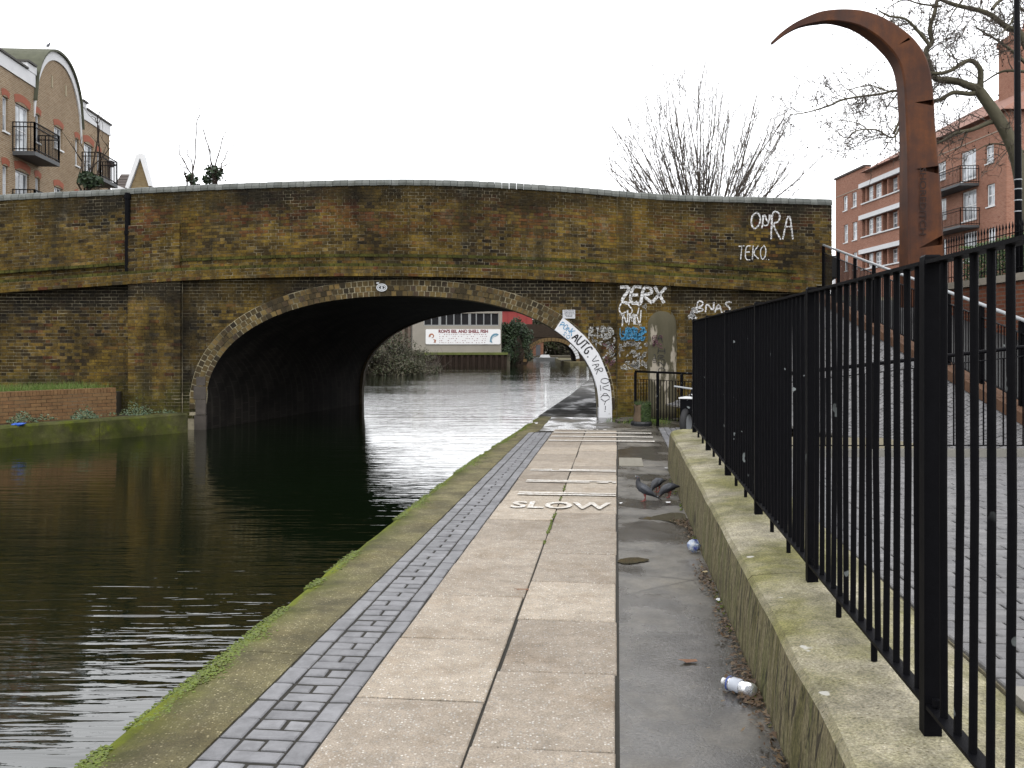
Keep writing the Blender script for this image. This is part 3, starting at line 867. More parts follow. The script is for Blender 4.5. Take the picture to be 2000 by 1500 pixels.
def soot_dark_low(x, z):
    return min(1, .95 * smooth(.75, .02, zstr(x) - z) + (1.0 * smooth(.22, .05, abs(x - bx(363))) + .35 * smooth(.9, .2, abs(x - bx(365)))) + .22)  # soot below the string course, plus a darker strip along the left pilaster corner
def moss_low(x, z): return .75 * smooth(1.6, .1, z) + (.2 if x < bx(355) else 0)
def kind_par(x, z):
    h = (z - zstr(x)) / 2.2
    n_ = mnoise.noise((x * .5, 0, z * .9))
    if x < bx(250): return 'yellow' if h < .55 else 'mix'
    return 'red' if (h > .42 and n_ > -.25) else ('yellow' if n_ > 0 else 'mix')
lo_s = lambda x: zstr(x) + .225
hi_c = lambda x: ztop(x) - COPH
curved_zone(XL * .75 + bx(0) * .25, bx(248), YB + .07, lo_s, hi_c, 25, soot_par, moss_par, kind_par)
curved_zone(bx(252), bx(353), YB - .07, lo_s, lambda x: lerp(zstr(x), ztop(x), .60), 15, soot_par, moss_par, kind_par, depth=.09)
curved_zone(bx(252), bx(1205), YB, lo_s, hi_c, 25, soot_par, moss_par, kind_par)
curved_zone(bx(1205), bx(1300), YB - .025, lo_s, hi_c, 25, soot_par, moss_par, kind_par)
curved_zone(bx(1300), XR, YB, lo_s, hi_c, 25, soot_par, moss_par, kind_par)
curved_zone(XL * .75 + bx(0) * .25, bx(1592), YB - .105, lambda x: zstr(x) + .002, lambda x: zstr(x) + .228, 3, .1, .3, 'yellow', depth=.16)
curved_zone(XL * .75 + bx(0) * .25, bx(1575), YB - .085, lambda x: zstr(x) + .228, lambda x: zstr(x) + .304, 1, .6, 1.0, 'mix', depth=.16)
curved_zone(XL * .75 + bx(0) * .25, bx(1555), YB - .035, lambda x: zstr(x) + .45, lambda x: zstr(x) + .525, 1, .7, 1.0, 'mix', depth=.1)
WG = XL * .75 + bx(0) * .25
flat_zone(WG, bx(251), YB + .13, -.02, lambda x, z: soot_dark_low(x, z) + .1, moss_low)
flat_zone(bx(252), bx(354), YB - .07, -.02, lambda x, z: soot_dark_low(x, z) - .15, moss_low, 'yellow', dep=.12)
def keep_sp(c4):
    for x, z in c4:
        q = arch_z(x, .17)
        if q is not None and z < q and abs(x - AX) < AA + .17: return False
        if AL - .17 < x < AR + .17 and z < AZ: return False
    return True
flat_zone(bx(355), bx(1205), YB + .06, -.02, soot_dark_low, moss_low, 'mix', keep_sp)
flat_zone(bx(1205.5), bx(1310.5), YB - .03, -.02, lambda x, z: soot_dark_low(x, z) - .2, moss_low, 'yellow', dep=.12)
flat_zone(bx(1311), bx(1640), YB + .08, -.02, lambda x, z: soot_dark_low(x, z) - .1, moss_low, 'yellow')
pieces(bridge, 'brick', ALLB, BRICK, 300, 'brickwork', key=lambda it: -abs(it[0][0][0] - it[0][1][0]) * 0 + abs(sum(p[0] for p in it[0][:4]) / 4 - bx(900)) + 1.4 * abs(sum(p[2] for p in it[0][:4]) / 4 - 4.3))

# ---- arch ring: three rings of headers on a pale mortar band
RING = 3; RW = .124
rm = MB(); n = 160
for i in range(n):
    s0, s1 = ARCL * i / n, ARCL * (i + 1) / n
    (p0, n0), (p1, n1) = arc_at(s0), arc_at(s1)
    W_ = RING * RW
    a = [(p0[0] + n0[0] * .002, p0[1] + n0[1] * .002), (p1[0] + n1[0] * .002, p1[1] + n1[1] * .002), (p1[0] + n1[0] * W_, p1[1] + n1[1] * W_), (p0[0] + n0[0] * W_, p0[1] + n0[1] * W_)]
    y = YB + .045
    rm.add([(x, y, z) for x, z in a] + [(x, y + .1, z) for x, z in a], [(0, 1, 2, 3), (1, 0, 4, 5), (3, 2, 6, 7)])
obj('ring_mortar', rm, RINGM, bridge)
VB = []
for r_ in range(RING):
    nb = 92
    for i in range(nb):
        s0, s1 = ARCL * (i + .085 + (.5 if r_ % 2 else 0)) / nb, ARCL * (i + .915 + (.5 if r_ % 2 else 0)) / nb
        if s1 > ARCL: continue
        (p0, n0), (p1, n1) = arc_at(s0), arc_at(s1)
        ra, rb_ = r_ * RW + .004, (r_ + 1) * RW - .012
        c4 = [(p1[0] + n1[0] * ra, p1[1] + n1[1] * ra), (p0[0] + n0[0] * ra, p0[1] + n0[1] * ra), (p0[0] + n0[0] * rb_, p0[1] + n0[1] * rb_), (p1[0] + n1[0] * rb_, p1[1] + n1[1] * rb_)]
        v, f = brick_geo(c4, YB + .033, .06)
        VB.append((v, f, (R(), R(), .5 * R() ** 3 + (.35 if r_ == 2 and R() < .6 else 0), 0)))
pieces(bridge, 'voussoir', VB, VOUS, 300)
# ---- bullnosed coping blocks
nb = 150; xs0, xs1 = WG, XR
for i in range(nb):
    xa, xb = lerp(xs0, xs1, i / nb) + .004, lerp(xs0, xs1, (i + 1) / nb) - .004
    yy = .07 if xb < bx(250) else 0.0
    rings = []
    for x in (xa, xb):
        z = ztop(x) - COPH; ya, yb_ = YB + yy - .035, YB + .50
        r_ = [(x, ya, z), (x, ya - .004, z + .055)]
        for k in range(1, 6):
            a = math.pi * (1 - k / 6); r_.append((x, (ya + yb_) / 2 + (yb_ - ya) / 2 * math.copysign(abs(math.cos(a)) ** .55, math.cos(a)), z + .055 + .10 * math.sin(a) ** .7))
        r_ += [(x, yb_, z + .055), (x, yb_, z)]
        rings.append([(q[0], q[1] + U(-.002, .002), q[2] + (.003 if i % 3 else -.002)) for q in r_])
    mb = MB(); mb.loft(rings, col=(R(), R(), 0, 0))
    obj('coping_block', mb, COPE, bridge, center=True)
# ---- stone quoins at the left springing, patches of the jamb
zq = -.35
for h_, w_ in ((.42, .26), (.36, .22), (.30, .27), (.22, .2)):
    mb = MB(); c = [(AL - w_, zq), (AL + .01, zq), (AL + .012, zq + h_ - .015), (AL - w_, zq + h_ - .015)]
    d = YB + .02
    mb.add([(x + U(-.012, .012), d + U(-.01, .01), z + U(-.008, .008)) for x, z in c] + [(x, d + .2, z) for x, z in c], [(0, 1, 2, 3), (1, 0, 4, 5), (2, 1, 5, 6), (3, 2, 6, 7), (0, 3, 7, 4)])
    obj('quoin_stone', mb, STONE, bridge); zq += h_
# ---- cast iron rainwater pipe
dp = MB(); px = bx(250)
dp.tube([(px, YB - .02, z) for z in (ztop(px) - .13, ztop(px) - 1.0, zstr(px) + .28)], .062, 10)
for z in (ztop(px) - .18, ztop(px) - 1.0): dp.tube([(px, YB - .02, z), (px, YB - .02, z - .09)], .078, 10)
obj('drainpipe', dp, IRON, bridge)
# ---- rendered buttress with a rounded head
rings = []
zb = [0.0 - .1] + [lerp(0, 2.1, i / 8) for i in range(1, 9)] + [2.1 + .42 * math.sin(math.pi / 2 * i / 6) for i in range(1, 7)]
for i, z in enumerate(zb):
    k = 1.0 if z <= 2.1 else math.sqrt(max(0.02, 1 - ((z - 2.1) / .43) ** 2))
    r_ = []
    for j in range(13):
        a = math.pi * j / 12
        w_ = .36 * k * (1 + .04 * mnoise.noise((j * .4, z * 2, 3)))
        r_.append((bx(1292) - w_ * math.copysign(abs(math.cos(a)) ** .8, math.cos(a)), YB + .09 - .20 * k * math.sin(a) ** .7, z))
    rings.append(r_)
mb = MB(); mb.loft(rings)
obj('rendered_buttress', mb, RENDER, bridge, smooth_=True)
# ---- white painted band down the right side of the arch
S0 = 0.0
def band_pt(s, w_, y): (p, n_) = arc_at(s); return (p[0] + n_[0] * w_, y, p[1] + n_[1] * w_)
s_end = 0
for i in range(800):
    if arc_at(ARCL * i / 1600)[0][0] > bx(1083): s_end = ARCL * i / 1600
mb = MB(); nS = 60; y = YB + .020
ringz = []
def bw(s): return lerp(.30, .33, smooth(0, s_end, s)) + .02 * mnoise.noise((s * 3, 1, 1))
zfoot = [(-.02 - .0, )]
segs = [(-(AZ + .02) + i * (AZ + .02) / 4) for i in range(4)] + [s_end * i / nS for i in range(nS + 1)]
def band_at(s, w_, y_):
    if s < 0: return (AR + w_, y_, AZ + s)
    return band_pt(s, w_, y_)
for a, b in zip(segs[:-1], segs[1:]):
    wa, wb = bw(max(a, 0)), bw(max(b, 0))
    q = [band_at(a, -.004, y), band_at(b, -.004, y), band_at(b, wb, y), band_at(a, wa, y)]
    bkq = [(p[0], p[1] + .30 if i < 2 else p[1] + .06, p[2]) for i, p in enumerate(q)]
    mb.add(q + bkq, [(3, 2, 1, 0), (0, 1, 5, 4), (2, 3, 7, 6)])
    if a == segs[0]: mb.add([q[0], q[3], bkq[3], bkq[0]], [(0, 1, 2, 3)])
    if b == segs[-1]: mb.add([q[1], q[2], bkq[2], bkq[1]], [(3, 2, 1, 0)])
pb = obj('painted_band', mb, WHITEP, bridge); pb['label'] = 'white painted brick band down the right side of the arch, covered in tags'

# ---- spray paint: strokes drawn with a small stick alphabet
GL = {'A': [[(0, 0), (.5, 1), (1, 0)], [(.2, .4), (.8, .4)]], 'B': [[(0, 0), (0, 1), (.7, .9), (.7, .6), (0, .5), (.8, .4), (.8, .1), (0, 0)]],
 'C': [[(1, .85), (.5, 1), (0, .6), (.1, .2), (.5, 0), (1, .15)]], 'D': [[(0, 0), (0, 1), (.7, .85), (1, .5), (.7, .1), (0, 0)]],
 'E': [[(.9, 1), (0, 1), (0, 0), (.9, 0)], [(0, .5), (.7, .5)]], 'G': [[(.95, .85), (.4, 1), (0, .5), (.4, 0), (1, .1), (1, .45), (.6, .45)]],
 'H': [[(0, 0), (0, 1)], [(1, 0), (1, 1)], [(0, .5), (1, .5)]], 'I': [[(.5, 0), (.5, 1)]], 'K': [[(0, 0), (0, 1)], [(.9, 1), (0, .5), (1, 0)]],
 'L': [[(0, 1), (0, 0), (.9, 0)]], 'M': [[(0, 0), (.1, 1), (.5, .3), (.9, 1), (1, 0)]], 'N': [[(0, 0), (0, 1), (1, 0), (1, 1)]],
 'O': [[(.5, 1), (.05, .75), (.05, .25), (.5, 0), (.95, .25), (.95, .75), (.5, 1)]], 'P': [[(0, 0), (0, 1), (.8, .95), (.9, .6), (0, .45)]],
 'R': [[(0, 0), (0, 1), (.8, .9), (.8, .6), (0, .5), (1, 0)]], 'S': [[(.95, .85), (.5, 1), (.05, .75), (.9, .3), (.5, 0), (0, .15)]],
 'T': [[(0, 1), (1, 1)], [(.5, 1), (.5, 0)]], 'U': [[(0, 1), (.05, .2), (.5, 0), (.95, .2), (1, 1)]], 'V': [[(0, 1), (.5, 0), (1, 1)]],
 'X': [[(0, 0), (1, 1)], [(0, 1), (1, 0)]], 'Y': [[(0, 1), (.5, .5), (1, 1)], [(.5, .5), (.4, 0)]], 'Z': [[(0, 1), (1, .95), (.1, .1), (1, 0)]],
 '!': [[(.5, 1), (.5, .3)], [(.45, .05), (.55, 0)]], '.': [[(.4, .05), (.6, .05)]], '1': [[(.3, .8), (.6, 1), (.6, 0)]], '5': [[(.9, 1), (.1, 1), (.1, .55), (.8, .5), (.8, .1), (.1, 0)]]}
def chaikin(p, n=2):
    for _ in range(n):
        if len(p) < 3: return p
        q = [p[0]]
        for a, b in zip(p[:-1], p[1:]):
            q += [(a[0] * .75 + b[0] * .25, a[1] * .75 + b[1] * .25), (a[0] * .25 + b[0] * .75, a[1] * .25 + b[1] * .75)]
        p = q + [p[-1]]
    return p
def strokes(mb, lines, place, w_, jit=0.0, curve=2):
    for ln in lines:
        ln = chaikin([(x + U(-jit, jit), z + U(-jit, jit)) for x, z in ln], curve)
        prev = None
        for i, p in enumerate(ln):
            a, b = ln[max(0, i - 1)], ln[min(len(ln) - 1, i + 1)]
            P0, PA, PB = Vector(place(*p)), Vector(place(*a)), Vector(place(*b))
            d = (PB - PA); d.y = 0
            if d.length < 1e-6: continue
            d.normalize(); nn = Vector((-d.z, 0, d.x)) * w_ / 2
            cur = (P0 + nn, P0 - nn)
            if prev: mb.add([prev[0], prev[1], cur[1], cur[0]], [(0, 1, 2, 3)])
            prev = cur
def tagword(mb, s, x0, x1, y0, y1, Y, w_, jit=.05, slant=.1, gap=.18, rot=0):
    """spray a word into the photo box x0..x1, y0..y1 of the bridge face (plane Y)"""
    n_ = len(s)
    for i, ch_ in enumerate(s):
        if ch_ not in GL: continue
        if not rot:
            wx = (x1 - x0) / n_
            pl = lambda a, b, i=i, wx=wx: (bx(x0 + (i + a * (1 - gap)) * wx + slant * b * wx), Y, bz(lerp(y1, y0, b)))
        else:
            hy = (y1 - y0) / n_
            pl = lambda a, b, i=i, hy=hy: (bx(lerp(x0, x1, a)), Y, bz(y0 + (i + 1 - b * (1 - gap)) * hy))
        strokes(mb, GL[ch_], pl, w_, jit, 1 if rot else 2)
def scribble(mb, x0, x1, y0, y1, Y, w_, n_=14, seed=1):
    rr = random.Random(seed)
    for k in range(n_):
        cx, cy = rr.uniform(x0, x1), rr.uniform(y0, y1)
        pts_ = [(cx + rr.uniform(-8, 8), cy + rr.uniform(-8, 8)) for _ in range(rr.randint(3, 7))]
        pts_ = [(min(max(a, x0), x1), min(max(b, y0), y1)) for a, b in pts_]
        strokes(mb, [pts_], lambda a, b: (bx(a), Y, bz(b)), w_ * rr.uniform(.6, 1.3), 0)
def graffiti(mat, fill, label):
    mb = MB(); fill(mb); o = obj('graffiti', mb, mat, bridge); o['label'] = label
    if 'scrawl' in label: stuff(o)
graffiti(SP_W, lambda m_: (tagword(m_, 'OM', 1465, 1512, 414, 447, YB - .008, .036), tagword(m_, 'RA', 1506, 1552, 410, 466, YB - .0085, .036),
    tagword(m_, 'U', 1488, 1504, 420, 442, YB - .009, .028)), 'white tag sprayed near the right end of the parapet')
graffiti(SP_W, lambda m_: (tagword(m_, 'TEKO', 1441, 1498, 480, 507, YB - .008, .024), tagword(m_, '..', 1494, 1504, 490, 508, YB - .0145, .02)), 'small white tag low on the parapet')
graffiti(SP_W, lambda m_: tagword(m_, 'ZERX', 1207, 1296, 560, 592, YB - .039, .070, .05, .2, .02), 'broad white tag at the top of the right pilaster')
graffiti(SP_W, lambda m_: (tagword(m_, 'CSY', 1208, 1256, 588, 614, YB - .046, .03), tagword(m_, 'NMN', 1215, 1252, 608, 636, YB - .0465, .03, .08)), 'thin white scrawl below the broad tag')
graffiti(SP_B, lambda m_: (scribble(m_, 1212, 1262, 637, 664, YB - .047, .034, 22, 5), tagword(m_, 'UOST', 1210, 1260, 640, 662, YB - .0475, .022)), 'blue sprayed scrawl on the right pilaster')
graffiti(SP_F, lambda m_: (scribble(m_, 1209, 1263, 668, 722, YB - .048, .028, 40, 9), scribble(m_, 1209, 1262, 590, 640, YB - .0455, .018, 8, 19)), 'faded white scrawl low on the right pilaster')
graffiti(SP_W, lambda m_: (tagword(m_, 'BNAS', 1362, 1432, 588, 611, YB + .066, .035, .09), scribble(m_, 1346, 1362, 600, 622, YB + .0655, .04, 10, 3)), 'white tag beyond the railing at the right')
graffiti(SP_F, lambda m_: (scribble(m_, 1152, 1201, 638, 720, YB + .044, .030, 46, 13), tagword(m_, 'RIGS', 1150, 1198, 640, 662, YB + .0435, .03)), 'pale scrawls beside the white band')
graffiti(SP_P, lambda m_: (scribble(m_, 1160, 1200, 670, 740, YB + .042, .024, 14, 23), scribble(m_, 1272, 1292, 655, 680, YB - .135, .02, 8, 4)), 'plum coloured scrawls by the arch')
graffiti(SP_K, lambda m_: (tagword(m_, 'HRNO', 1284, 1297, 678, 728, YB - .128, .016, .05, rot=1), tagword(m_, '15', 1272, 1282, 690, 708, YB - .124, .014, .04, rot=1), tagword(m_, 'A', 1281, 1294, 650, 668, YB - .129, .016)), 'black tags on the rendered buttress')
def bandword(mb_, s_, sa, sb, w0, w1, wd, jit=.05):
    n_ = len(s_)
    for i, ch_ in enumerate(s_):
        strokes(mb_, GL[ch_], lambda a, b, i=i: band_at(sa + (sb - sa) * (i + .82 * a) / n_, lerp(w0, w1, b), YB + .0145), wd, jit)
mb = MB(); bandword(mb, 'PONK', s_end - .04, s_end - .40, .12, .26, .020, .08); bandword(mb, 'SO', s_end - .20, s_end - .40, .02, .10, .016, .1)
o = obj('graffiti', mb, SP_B, bridge); o['label'] = 'blue tag at the top of the white band'
mb = MB(); bandword(mb, 'AUTG.', s_end - .42, s_end - 1.04, .07, .28, .032)
o = obj('graffiti', mb, SP_K, bridge); o['label'] = 'heavy dark letters along the white band'
mb = MB(); bandword(mb, 'VAR', s_end - 1.05, s_end - 1.42, .07, .26, .016)
tagword(mb, 'OKAY!', 1173, 1191, 736, 804, YB + .0145, .015, .04, rot=1)
o = obj('graffiti', mb, SP_K, bridge); o['label'] = 'thin black letters reading down the foot of the white band'
# ---- plates
mb = MB()
mb.prism([(bx(1099), YB + .015, bz(622)), (bx(1123.5), YB + .015, bz(622)), (bx(1123.5), YB + .015, bz(605)), (bx(1099), YB + .015, bz(605))], (0, .03, 0))
sg = obj('notice_plate', mb, m_plain('notice white', (.66, .67, .70), .5, .06, 5), bridge); sg['label'] = 'small white notice plate fixed above the painted band'
INK = m_plain('dark print', (.05, .05, .06), .6, .1); RED = m_plain('maroon print', (.24, .03, .04), .5, .15)
tm = text_mb('CAUTION', .055, lambda a, b: (bx(1111.3) + a, YB + .0125, bz(608.8) + b), align='CENTER')
for k, wdt in enumerate((.20, .23, .17, .12)):
    zz = bz(611 + k * 2.6); x = -wdt / 2
    while x < wdt / 2:
        l_ = U(.012, .035); tm.add([(bx(1111.3) + x, YB + .0125, zz), (bx(1111.3) + x + l_, YB + .0125, zz), (bx(1111.3) + x + l_, YB + .0125, zz + .014), (bx(1111.3) + x, YB + .0125, zz + .014)], [(0, 1, 2, 3)]); x += l_ + .01
obj('printing', tm, INK, sg)
def ellipse_ring(mb_, cx, cz, ra, rb_, ta, y_, n_=32):
    for i in range(n_):
        a, b = 2 * math.pi * i / n_, 2 * math.pi * (i + 1) / n_
        mb_.add([(cx + (ra - ta * q) * math.cos(k), y_, cz + (rb_ - ta * q) * math.sin(k)) for k, q in ((a, 0), (b, 0), (b, 1), (a, 1))], [(3, 2, 1, 0)])
ex, ez = bx(745.5), bz(561.5)
mb = MB(); mb.prism([(ex + 11.2 * K * math.cos(2 * math.pi * i / 28), YB + .012, ez + 8.2 * K * math.sin(2 * math.pi * i / 28)) for i in range(28)], (0, .03, 0))
op = obj('bridge_plate', mb, m_plain('black enamel', (.012, .012, .015), .4, .1), bridge); op['label'] = 'black oval plate with white rings and the number 40 over the crown'
mb = MB(); ellipse_ring(mb, ex, ez, 10.6 * K, 7.7 * K, .022, YB + .0095); ellipse_ring(mb, ex, ez, 7.6 * K, 4.9 * K, .020, YB + .0095)
tm = text_mb('8', .075, lambda a, b: (ex + a, YB + .0095, ez - .028 + b), align='CENTER', bold=.004); mb.add(tm.v, tm.f)
tm = text_mb('40', .062, lambda a, b: (bx(737.5) + a, YB + .005, bz(554.5) + b), align='CENTER', bold=.003); mb.add(tm.v, tm.f)
obj('markings', mb, m_plain('enamel white', (.72, .74, .76), .4, .05), op)
# ================================================================= LOW WALL, RAILINGS, PLAZA, RAMP
def wt(v): return lerp(.315, .515, smooth(-3, 16, v) if False else (v + 3) / 15.8)      # wall top height
W_END = 12.85
lw = thing('low_wall', P(1.0, 8, 0), 'low mossy concrete retaining wall along the towpath under the black railing', 'wall')
def wall_sec(v0, v1, end):
    mb = MB(); n = int((v1 - v0) / .16); rings = []
    for i in range(n + 1):
        v = lerp(v0, v1, i / n); z = wt(v)
        w = .010 * mnoise.noise((v * 1.9, 1, 2)); q = lambda s: .012 * mnoise.noise((v * 2.3, s * 3, 9)) + .004 * mnoise.noise((v * 13, s * 17, 2))
        sh = 0.0
        if end and i == n: sh = .03
        rings.append([P(.67 + w, v, -.2), P(.672 + w, v, .0), P(.682 + w + .006 * mnoise.noise((v * 4, 0, 4)), v, z * .5), P(.70 + w, v, z - .03 - sh), P(.722 + w * 1.4, v, z - .004 + q(0) * .4 - sh * .5)]
                     + [P(lerp(.75, 1.38, s), v, z + .022 * math.sin(math.pi * s) + q(s)) for s in (.05, .2, .4, .6, .8, .95)] + [P(1.40, v, z - .02), P(1.40, v, -.2)])
    mb.loft(rings)
    obj('wall_section', mb, CONC, lw)
wall_sec(-3.2, 5.196, False); wall_sec(5.204, W_END, True)

def rail_bar(mb, a, b, wx, wy): mb.bar(a, b, wx, wy)
# ---- the black railing on the wall: posts, flat rails, round bars, short feet
UF = .994
nr = thing('railing', P(UF, 7, .4), 'tall black iron railing with close upright bars on the low concrete wall', 'railing')
POSTS = [-2.4, -.55, 1.30, 3.15, 5.0, 6.85, 8.7, 10.55, 12.4]
def ftop(v): return 1.902 + .0058 * v
def fbot(v): return wt(v) + .115
bar_me = {}
for i, v in enumerate(POSTS):
    mb = MB(); z0, z1 = wt(v) - .01, ftop(v) + .012
    hw, hd = .026, .027
    prof = [(-hw, -hd), (hw, -hd), (hw, hd), (-hw, hd)]
    rings = []
    for z, k in ((z0, 1), (z1 - .02, 1), (z1, .96), (z1 + .006, .8)):
        rings.append([P(UF + a * k, v + b * k, z) for b, a in prof])
    mb.loft(rings); mb.pbox(UF - .05, UF + .05, v - .055, v + .055, z0 - .01, z0 + .012)
    po = obj('post', mb, IRON, nr)
    mb = MB()
    for dv in (-.055, .055):
        c = P(UF, v + dv, fbot(v) + .012); mb.tube([c, c + Vector((0, 0, .022))], .013, 6)
    obj('bolt', mb, IRON, po)
for v0, v1 in zip(POSTS[:-1], POSTS[1:]):
    a, b = v0 + .034, v1 - .034
    mb = MB(); mb.hexa([P(u, v, z) for u in (UF - .026, UF + .026) for v in (a, b) for z in (ftop(v) - .012, ftop(v))]); obj('top_rail', mb, IRON, nr)
    mb = MB(); mb.hexa([P(u, v, z) for u in (UF - .024, UF + .024) for v in (a - .02, b + .02) for z in (fbot(v) - .006, fbot(v) + .006)]); obj('bottom_rail', mb, IRON, nr)
    nb = 14
    for k in range(nb):
        v = lerp(v0, v1, (k + 1) / (nb + 1)); mb = MB()
        mb.tube([P(UF + U(-.003, .003), v, fbot(v) + .004), P(UF + U(-.006, .006), v + U(-.005, .005), (fbot(v) + ftop(v)) / 2), P(UF, v, ftop(v) - .006)], .0118, 8, cap=False)
        obj('bar', mb, IRON, nr, smooth_=True)
    for k in (.36, .68):
        v = lerp(v0, v1, k); mb = MB(); mb.tube([P(UF, v, wt(v) - .01), P(UF, v, fbot(v) - .004)], .0125, 8)
        obj('foot', mb, IRON, nr)
# ---- plaza behind the wall: block paving on a slab, ending in a step towards the camera
PZ = .41
plz = MB()
plz.pbox(1.405, 9, 3.62, 13.4, -1.4, PZ - .018)
plz.pbox(1.405, 9, -4, 3.60, -1.4, .215)
pz = struct(obj('plaza', plz, PLJOINT))
mb = MB(); mb.pbox(1.405, 6.5, 3.42, 3.62, .22, PZ + .004)
obj('step_edge', mb, m_plain('pale step stone', (.33, .31, .27), .8, .2, 7, bump=.4), pz)
pv = []
r_ = 0; v = 3.625
def clear(u, v): return (P(u, v).y < 10.55)
while v < 11.6:
    u = 1.41 - (.1075 if r_ % 2 else 0)
    while u < 6.6:
        a, b = max(u, 1.41), u + .206
        if b - a > .06 and clear((a + b) / 2, v):
            pv.append((*chip_box(a, b, v, v + .099, PZ - .05, PZ + U(-.003, .003), .003, .002), (R(), R(), 0, 0)))
        u += .2125
    v += .1065; r_ += 1
pieces(pz, 'paver', pv, SETT, 300, 'paving')
# cross kerb
KY = 10.62
mb = MB(); mb.box((5.6, KY, PZ + .0), (6.2, .16, .16)); obj('kerb', mb, m_plain('kerb concrete', (.27, .26, .23), .8, .2, 6, bump=.3), pz)
# ---- sett-paved bank rising to the ramp wall
def cop_line(t):    # along the ramp coping, from the camera side (0) to the bridge (1): x, y, z
    return Vector((lerp(6.20, 6.82, t), lerp(9.3, 20.9, t), lerp(.37, 2.80, t)))
def toe_line(t): return Vector((lerp(5.6, 3.4, t), lerp(9.3, 20.9, t) + .0, .36))
ramp = thing('access_ramp', (6.9, 15, .3), 'paved bank of grey setts with rusty brown coping below the sloping ramp railing', 'ramp')
def bank_pt(s, t):
    a, b = toe_line(t), cop_line(t) - Vector((.02, 0, .10))
    p = a.lerp(b, s); p.z = lerp(a.z, b.z, s ** 1.25); return p
mb = MB(); mb.grid(lambda a, b: bank_pt(a, b) - Vector((0, 0, .02)), 10, 30); obj('bank_bed', mb, PLJOINT, ramp)
st_ = []
NV = 104; NS = 11
for j in range(NV):
    for i in range(NS + 1):
        s0, s1 = max(0, (i - (.5 if j % 2 else 0)) / NS) + .004, min(1, (i + 1 - (.5 if j % 2 else 0)) / NS) - .004
        t0, t1 = j / NV + .0006, (j + 1) / NV - .0006
        if s1 - s0 < .02: continue
        q = [bank_pt(s0, t0), bank_pt(s1, t0), bank_pt(s1, t1), bank_pt(s0, t1)]
        d = Vector((0, 0, U(-.004, .004)))
        st_.append(([p + d for p in q] + [p - Vector((0, 0, .04)) for p in q], [(0, 1, 2, 3), (1, 0, 4, 5), (2, 1, 5, 6), (3, 2, 6, 7), (0, 3, 7, 4)], (R(), R(), 0, 0)))
pieces(ramp, 'sett', st_, SETT, 300, 'sett_paving')
for i in range(12):
    a, b = cop_line(i / 12 + .001), cop_line((i + 1) / 12 - .001)
    mb = MB(); q = []
    for p in (a, b):
        for dx in (-.13, .17):
            for dz in (-.14, .0): q.append(p + Vector((dx, 0, dz)))
    mb.hexa([q[0], q[1], q[4], q[5], q[2], q[3], q[6], q[7]]); obj('coping_slab', mb, RUSTY, ramp)
mb = MB(); q = []
for p in (cop_line(0), cop_line(1)):
    q += [p + Vector((-.02, 0, -.15)), p + Vector((-.02, 0, -2.8)), p + Vector((2.4, 0, -.15)), p + Vector((2.4, 0, -2.8))]
mb.add(q, [(0, 1, 5, 4), (0, 4, 6, 2), (2, 6, 7, 3), (0, 2, 3, 1), (4, 5, 7, 6)]); obj('ramp_surface', mb, ASPH, ramp)

def fence(name, label, pts, h, nposts, spacing, hand='round', gap_rail=.17, foot=.09, barr=.0085, handmat=None, hr=.024, group=None):
    """railing with a handrail carried on posts, a second rail below it and upright bars"""
    pts = [Vector(p) for p in pts]
    root = thing(name, pts[0], label, 'railing', group)
    H = h if callable(h) else (lambda t: h)
    seg = [0.0]
    for a, b in zip(pts[:-1], pts[1:]): seg.append(seg[-1] + (b - a).length)
    T = seg[-1]
    def pt(s):
        s = max(0, min(T, s))
        for i in range(len(pts) - 1):
            if s <= seg[i + 1] + 1e-6: return pts[i].lerp(pts[i + 1], (s - seg[i]) / (seg[i + 1] - seg[i]))
        return pts[-1]
    zv = Vector((0, 0, 1))
    mb = MB(); mb.tube([p + zv * H(q / T) for p, q in zip(pts, seg)], hr, 8); obj('handrail', mb, handmat or IRON, root, smooth_=True)
    mb = MB()
    for i in range(len(pts) - 1): mb.bar(pts[i] + zv * (H(seg[i] / T) - gap_rail), pts[i + 1] + zv * (H(seg[i + 1] / T) - gap_rail), .035, .010)
    obj('upper_rail', mb, IRON, root)
    mb = MB()
    for a, b in zip(pts[:-1], pts[1:]): mb.bar(a + zv * foot, b + zv * foot, .035, .010)
    obj('bottom_rail', mb, IRON, root)
    for i in range(nposts):
        p = pt(T * i / (nposts - 1)); hh = H(i / (nposts - 1)); mb = MB(); mb.box(p + zv * (hh / 2 - .02), (.055, .055, hh)); obj('post', mb, IRON, root)
    n_ = int(T / spacing)
    for k in range(1, n_):
        p = pt(T * k / n_); mb = MB(); mb.tube([p + zv * foot, p + zv * (H(k / n_) - gap_rail)], barr, 6, cap=False)
        obj('bar', mb, IRON, root)
    return root
GALV = m_plain('galvanised handrail', (.42, .44, .46), .35, .15, 8, spec=.6)
a, b = cop_line(.99), cop_line(.12)
fence('ramp_railing', 'black railing with pale handrail sloping down the ramp from the bridge end', [a + Vector((.02, 0, -.02)), b + Vector((.02, 0, -.02))], 1.10, 10, .085, handmat=GALV)
fence('plaza_railing', 'thin black railing standing across the plaza at the foot of the paved bank', [(2.95, KY, PZ + .07), (7.4, KY, PZ + .07)], lambda t: .84 + .50 * t, 5, .11, gap_rail=.10, foot=.05, barr=.010, hr=.022)
gp = at(1241, 822, 20.2); gp.z = 0
fence('gate_railing', 'waist high black railing beside the rendered buttress at path level', [gp, (3.45, 18.7, 0), (4.3, 17.6, 0)], 1.10, 5, .095, gap_rail=.16, foot=.14)
